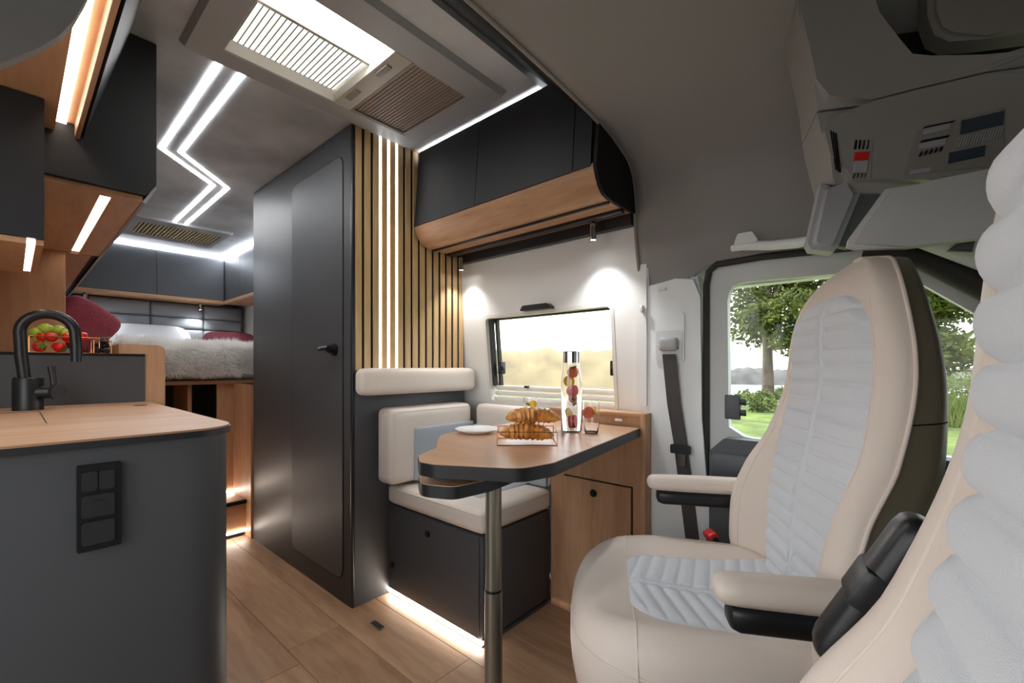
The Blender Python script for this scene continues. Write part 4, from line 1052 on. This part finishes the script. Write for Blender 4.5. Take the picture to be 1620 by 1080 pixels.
Rv = Vector((C_, -S_, 0)); Dv = Vector((S_, C_, 0))
def facing(th): f = -Rv*math.cos(th)+Dv*math.sin(th); return math.atan2(f.y, f.x)
p1 = Dv*.90+Rv*.445; p2 = Dv*.198+Rv*.020
seat('cab_seat', 'beige leather cab seat turned towards the table, beside the door window', (p1.x, p1.y, 0), facing(.215), ('down', 'down'))
seat('cab_seat', 'beige leather cab seat with raised armrest, close in front of the other cab seat', (p2.x, p2.y, 0), facing(.575), (None, 'up'))

# seat belt on the B-pillar
sb = thing('seat_belt', 'dark grey seat belt hanging on the B-pillar cover', 'seat belt', (1.47, .58, 0))
pth = [(1058, 560), (1066, 640), (1076, 700), (1086, 780), (1096, 860), (1104, 940), (1110, 1010)]
bm = B(); P = [atX(u, v, 1.475+.004*i) for i, (u, v) in enumerate(pth)]
Lw = [bm.verts.new(p+Vector((0, .023, 0))) for p in P]; Rw = [bm.verts.new(p-Vector((0, .023, 0))) for p in P]
Lw2 = [bm.verts.new(v.co+Vector((.002, 0, 0))) for v in Lw]; Rw2 = [bm.verts.new(v.co+Vector((.002, 0, 0))) for v in Rw]
for i in range(len(P)-1):
    for a, b_ in ((Lw, Rw), (Rw, Rw2), (Rw2, Lw2), (Lw2, Lw)): bm.faces.new((a[i], b_[i], b_[i+1], a[i+1]))
part('webbing', bm, 'belt', sb)
c = atX(1056, 545, 1.475); part('guide', pad(B(), 1.468, 1.492, c.y-.034, c.y+.032, c.z-.022, c.z+.026, .012, n=6), 'grey_panel', sb, smooth=80)
c = atX(1077, 710, 1.472); part('tongue', prism(B(), rrect(c.y-.033, c.y+.033, c.z-.016, c.z+.014, .006), 'x', 1.464, 1.474), 'black_plastic', sb, smooth=30)
part('tongue_blade', prism(B(), rrect(c.y-.016, c.y+.010, c.z-.055, c.z-.014, .004), 'x', 1.467, 1.470), 'chrome', sb, smooth=30)
# belt buckle beside the seat
kb = thing('belt_buckle', 'black seat belt buckle with a red button beside the turned seat', 'buckle', (1.22, .47, .3))
c = CO+ray(1128, 855)*1.19; ax = (ray(1122, 840)*1.19-ray(1140, 880)*1.19).normalized()
M = Matrix.Translation(c) @ ax.to_track_quat('Z', 'Y').to_matrix().to_4x4()
bm = pad(B(), -.024, .024, -.012, .012, -.17, .02, .009, n=6, M=M); part('stalk', bm, 'black_plastic', kb)
bm = pad(B(), -.021, .021, -.0135, .0135, .006, .027, .006, n=5, M=M); part('button', bm, 'red_plastic', kb, label='red release button')

# ================================================================== ROOF CONSOLE, VISOR, GRAB HANDLE
NV = Vector((.95, .31, 0)).normalized(); EV = Vector((NV.y, -NV.x, 0))
CC = (ray(1330, 295)*.86).dot(NV)
def face(uvs, off=0): return [CO+ray(u, v)*((CC+off)/ray(u, v).dot(NV)) for u, v in uvs]
def slab(bm, pts, depth, bevel=0, seg=3, tilt=None):
    """polygon (3D points on the console plane) pushed back by depth along NV"""
    A = [bm.verts.new(p) for p in pts]; Bv = [bm.verts.new(p+NV*depth) for p in pts]; n = len(pts)
    f0 = bm.faces.new(A); bm.faces.new(Bv[::-1])
    for i in range(n): bm.faces.new((A[i], A[(i+1) % n], Bv[(i+1) % n], Bv[i]))
    if bevel: bmesh.ops.bevel(bm, geom=list(f0.edges), offset=bevel, segments=seg, affect='EDGES')
    return bm
rc = thing('roof_console', 'grey roof console with vents, red button and dark storage shelf above', 'console', tuple(face([(1400, 300)])[0]))
part('body', slab(B(), face([(1297, 170), (1304, 205), (1314, 245), (1322, 275), (1332, 292), (1350, 299), (1400, 299), (1480, 285), (1560, 268), (1660, 246), (1660, 92), (1560, 116), (1450, 142), (1380, 160)]), .16, .02, 5), 'console_grey', rc, smooth=50)
part('shelf_front', slab(B(), face([(1262, -60), (1268, 20), (1282, 75), (1292, 125), (1297, 167), (1380, 157), (1450, 139), (1560, 113), (1660, 89), (1660, 55), (1560, 86), (1470, 104), (1430, 100), (1405, 70), (1392, 20), (1388, -60)]), .16, .018, 5), 'console_grey', rc, smooth=50)
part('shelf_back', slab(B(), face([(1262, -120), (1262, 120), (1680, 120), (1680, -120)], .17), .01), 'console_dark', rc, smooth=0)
part('shelf_liner', slab(B(), face([(1470, -60), (1471, 20), (1482, 50), (1505, 60), (1560, 56), (1670, 40), (1670, -60)], .06), .05, .01), 'taupe_plastic', rc, smooth=50)
def quadp(u0, v0, u1, v1, sk=0, off=-.0015): return face([(u0, v0), (u1, v0+sk), (u1-2, v1+sk), (u0-2, v1)], off)
kp = part('button_plate', slab(B(), face([(1352, 216), (1382, 214), (1378, 284), (1350, 284)], -.0015), .004, .001), 'console_grey', rc)
part('red_button', slab(B(), quadp(1353, 240, 1376, 253, -1, -.005), .006, .0015), 'red_plastic', kp, label='red button'); part('grey_button', slab(B(), quadp(1352, 255, 1374, 272, -1, -.004), .005, .001), 'grey_panel', kp)
for k in range(4):
    part('slot', slab(B(), quadp(1353+k*6.3, 221, 1357+k*6.3, 236), .002), 'black_matt', kp, smooth=0); part('slot', slab(B(), quadp(1351+k*5.6, 274, 1354.5+k*5.6, 282), .002), 'black_matt', kp, smooth=0)
for k in range(3): part('side_slot', slab(B(), face([(1313+k*4, 206+k*2), (1315.5+k*4, 206+k*2), (1325+k*3, 268+k*2), (1322.5+k*3, 268+k*2)], -.0005-.0007*k), .004), 'black_matt', rc, smooth=0)
up_ = part('control_unit', slab(B(), face([(1450, 206), (1470, 200), (1590, 168), (1590, 262), (1430, 277)], -.002), .006, .0015), 'taupe_plastic', rc, smooth=30)
for (u0, v0, u1, v1, sk, m_) in ((1462, 203, 1505, 213, -9, 'grey_panel'), (1456, 226, 1498, 236, -8, 'grey_panel'), (1441, 269, 1473, 276, -5, 'grey_panel'), (1522, 190, 1590, 212, -16, 'screen_blue'), (1503, 241, 1560, 258, -12, 'screen_blue'), (1463, 200, 1512, 202, -10, 'black_matt'), (1458, 222, 1503, 225, -9, 'black_matt')):
    part('key' if m_ == 'grey_panel' else 'lens' if m_ == 'screen_blue' else 'recess', slab(B(), quadp(u0, v0, u1, v1, sk, -.005), .006, .001 if m_ != 'black_matt' else 0), m_, up_, smooth=30)
for k in range(5): part('slot', slab(B(), face([(1457+k*8, 240-k*2), (1461+k*8, 239-k*2), (1458+k*8, 246-k*2), (1454+k*8, 247-k*2)], -.0045), .003), 'black_matt', up_, smooth=0)
for k in range(16): part('lens_rib', slab(B(), face([(1517+k*4.6, 217-k*1.1), (1519.2+k*4.6, 216.5-k*1.1), (1512.2+k*4.6, 235-k*1.1), (1510+k*4.6, 235.5-k*1.1)], -.0045), .003), 'grey_panel', up_, smooth=0)
# light grey beam from the console down to the window rail
bm_ = thing('roof_beam', 'pale grey plastic beam running from the roof console down to the door rail', 'trim beam', tuple(face([(1290, 395)])[0]))
part('beam', slab(B(), face([(1302, 286), (1334, 297), (1366, 299), (1330, 385), (1322, 396), (1286, 392), (1280, 382)], .012), .05, .012), 'grey_panel', bm_, smooth=60)
part('dark_joint', slab(B(), face([(1364, 300), (1402, 298), (1344, 392), (1320, 388)], .03), .02), 'dark_grey_plastic', bm_, smooth=0)
vz = thing('sun_visor', 'grey padded sun visor below the roof console', 'sun visor', tuple(face([(1450, 390)])[0]))
part('board', slab(B(), face([(1404, 296), (1480, 284), (1570, 266), (1680, 244), (1680, 350), (1560, 375), (1440, 390), (1356, 392), (1343, 388), (1346, 376)], -.03), .022, .009, 4), 'visor', vz, smooth=60)
part('clip', slab(B(), face([(1502, 396), (1520, 380), (1545, 376), (1540, 398)], .035), .012, .003), 'dark_grey_plastic', vz)
# grab rail above the door window
gr = thing('grab_handle', 'grey grab rail above the door window with a coat hook', 'handle', tuple(atX(1220, 395, 1.45)))
P = [atX(1158, 393, 1.452), atX(1175, 389, 1.445), atX(1220, 388, 1.43), atX(1262, 384, 1.40), atX(1292, 378, 1.36)]
bm = B(); tube(bm, [p for p in P], [.010, .013, .014, .014, .012], 12); part('rail', bm, 'pillar_grey', gr)
c = atX(1182, 380, 1.442); part('coat_hook', prism(B(), rpoly([(c.y+.034, c.z-.012), (c.y+.022, c.z+.020), (c.y-.016, c.z+.020), (c.y-.034, c.z-.012)], .006), 'x', 1.425, 1.462), 'pillar_grey', gr, smooth=40)
# A-pillar, dark inside
tr = solo('trim_6', tube(B(), [(1.46, .06, 1.262), (1.47, -.06, 1.235), (1.485, -.20, 1.12), (1.50, -.52, .83)], .028, 12), 'rubber', kind='structure')
solo('trim_7', tube(B(), [(1.40, .10, 1.33), (1.42, -.05, 1.31), (1.45, -.22, 1.20), (1.48, -.55, .92)], .05, 14), 'door_grey', kind='structure')
# unseen blind added to keep windscreen light off the cab: one pleat per panel
wb = thing('added_blind', 'unseen grey pleated blind added across the windscreen', 'blind', (.64, -.66, .80))
for k in range(24):
    xa, xb = XL+.03+k*.079, XL+.03+(k+1)*.079; xm = (xa+xb)/2; bm = B()
    P_ = [[bm.verts.new((x, YF+.035+dy+.65*h, .80+.62*h)) for h in (0, 1)] for x, dy in ((xa, .0), (xm, .03), (xb, .0))]
    for a, b_ in zip(P_, P_[1:]): bm.faces.new((a[0], b_[0], b_[1], a[1]))
    part('pleat', bm, 'dark_grey_plastic', wb, smooth=0)
solo('dashboard', pad(B(), XL+.02, 1.46, YF+.01, -.66, .50, .785, .06, n=8), 'dark_grey_plastic', 'dark grey dashboard below the windscreen', 'dashboard')

# ================================================================== OUTSIDE
GZ = -.62
def gh(x, y):
    k = min(1, max(0, (x-19)/26)); k = k*k*(3-2*k)
    return GZ-3.2*k+.06*noise.noise(Vector((x*.3, y*.3, 0)))
bm = B(); grid(bm, lambda u, v: Vector((2.4+50*u, -40+90*v, gh(2.4+50*u, -40+90*v))), 60, 70)
solo('lawn', bm, 'lawn', kind='structure', smooth=80)
bm = B(); grid(bm, lambda u, v: Vector((-40+42.4*u, -40+90*v, GZ-.02+.015*noise.noise(Vector((u*20, v*40, 2))))), 40, 60)
solo('bounce_ground', bm, 'bounce_grey', kind='structure', smooth=80)  # unseen ground added in neutral grey so less green light bounces inside
solo('lake', bx(40, 300, -250, 250, -3.8, -3.0), 'lake', kind='structure')
def ridge(name, lab, cat, pts, h, dpt, mat, seed, rough=.3):
    bm = B(); n = 120
    def f(u, v):
        k = u*(len(pts)-1); i = min(int(k), len(pts)-2); p = Vector(pts[i]).lerp(Vector(pts[i+1]), k-i); d = (Vector(pts[-1])-Vector(pts[0])).normalized(); nrm = Vector((d.y, -d.x))
        hh = h*(.75+rough*noise.noise(Vector((u*14, seed, 0)))+.5*rough*noise.noise(Vector((u*60, seed, 3))))*min(1, u*8, (1-u)*8)
        q = p+nrm*dpt*(v-.5); return Vector((q.x, q.y, -3.2+(hh+ (2.6 if 'hill' in name else 0))*math.sin(PI*v)**.6))
    grid(bm, f, n, 14); return solo(name, bm, mat, lab, cat, smooth=80)
ridge('far_shore', 'hazy wooded far shore across the lake', 'shore', [(120, -60), (118, 10), (105, 55)], 5.2, 14, 'far_wood', 2)
ridge('dry_hill', 'pale tan grassy hill seen through the dinette window', 'hill', [(62, 22), (50, 44), (30, 62)], 5.4, 16, 'dry_hill', 9, .16)
def leafcloud(blobs, n, size, seed):
    rnd = random.Random(seed); V, F = [], []
    W = [b_[3]**2 for b_ in blobs]
    for i in range(n):
        b_ = rnd.choices(blobs, W)[0]; d = Vector((rnd.gauss(0, 1), rnd.gauss(0, 1), rnd.gauss(0, 1))).normalized()*b_[3]*rnd.random()**.4
        p = Vector(b_[:3])+Vector((d.x, d.y, d.z*.85)); q = Vector((rnd.gauss(0, 1), rnd.gauss(0, 1), rnd.gauss(0, .7))).normalized(); s = q.orthogonal().normalized(); w_ = size*rnd.uniform(.6, 1.3); k = len(V)
        V += [p, p+q*w_*.5+s*w_*.28, p+q*w_, p+q*w_*.5-s*w_*.28]; F.append((k, k+1, k+2, k+3))
    return V, F
def tree(lab, x, y, trunk_h, trunk_r, blobs, n, size, mat, seed, grp=None):
    z = gh(x, y); t = thing('tree', lab, 'tree', (x, y, z), 0, grp); rnd = random.Random(seed)
    bm = B(); H_ = max(b_[2] for b_ in blobs)
    tube(bm, [(0, 0, -.2), (.03, .02, trunk_h*.5), (-.04, .03, trunk_h), (.05, 0, H_)], [trunk_r*1.25, trunk_r, trunk_r*.85, .04], 10)
    part('trunk', bm, 'bark', t, local=True)
    bm = B()
    for b_ in blobs: tube(bm, [(0, 0, max(trunk_h*.9, b_[2]-b_[3]*1.5)), ((b_[0])*.6, b_[1]*.6, b_[2]-b_[3]*.4), (b_[0], b_[1], b_[2])], [trunk_r*.4, trunk_r*.22, .02], 6)
    part('branches', bm, 'bark', t, local=True)
    V, F = leafcloud(blobs, n, size, seed); me = bpy.data.meshes.new('foliage'); me.from_pydata([tuple(v) for v in V], [], F); me.materials.append(MATS[mat])
    o = bpy.data.objects.new('foliage', me); COL.objects.link(o); o.parent = t; o['kind'] = 'stuff'
    return t
rnd = random.Random(4)
def blobs(zlo, zhi, rad, n):
    return [(rnd.uniform(-1, 1)*rad*.75, rnd.uniform(-1, 1)*rad*.75, zlo+(zhi-zlo)*k/(n-1), rad*rnd.uniform(.42, .62)) for k in range(n)]
tree('tall leafy tree with a straight trunk on the lawn by the lake', 20.2, 3.8, 2.6, .21, blobs(2.7, 9, 1.75, 22), 16000, .22, 'leaves_dark', 11, 'trees by the lake')
tree('leafy tree with low branches behind the turned cab seat', 21.5, -.55, 1.8, .22, blobs(2.2, 6.6, 1.75, 22), 16000, .22, 'leaves_dark', 12, 'trees by the lake')
def bush(lab, x, y, r, h, n, mat, seed, blade=False):
    z = gh(x, y); t = thing('bush' if not blade else 'tall_grass', lab, 'bush' if not blade else 'grass clump', (x, y, z), 0, 'plants on the lawn'); rn = random.Random(seed); V, F = [], []
    if not blade: V, F = leafcloud([(rn.uniform(-r, r), rn.uniform(-r, r), h*rn.uniform(.25, .75), h*.33) for _ in range(9)], n, .16, seed)
    else:
        for i in range(n):
            bx_, by_ = rn.uniform(-r, r), rn.uniform(-r, r); hh = h*rn.uniform(.6, 1.1); k = len(V); w_ = .02; lx, ly = rn.gauss(0, .15), rn.gauss(0, .15)
            V += [Vector((bx_, by_-w_, 0)), Vector((bx_, by_+w_, 0)), Vector((bx_+lx, by_+ly, hh))]; F.append((k, k+1, k+2))
    me = bpy.data.meshes.new('leaves'); me.from_pydata([tuple(v) for v in V], [], F); me.materials.append(MATS[mat])
    o = bpy.data.objects.new('leaves', me); COL.objects.link(o); o.parent = t; o['kind'] = 'stuff'
bush('small yellow-green bush at the foot of the tall tree', 17.6, 3.9, .6, .75, 1500, 'leaves_light', 21)
bush('low bush between the tall tree and the lake', 23.6, 3.6, .7, .9, 1500, 'leaves_light', 22)
bush('clump of tall pale grass on the lawn, in front of the green bush', 17.5, -1.7, 1.2, .8, 2600, 'leaves_light', 23, True)
bush('round green bush behind the clump of tall grass', 25.5, -2.6, 1.6, 2.0, 3000, 'leaves_light', 24)
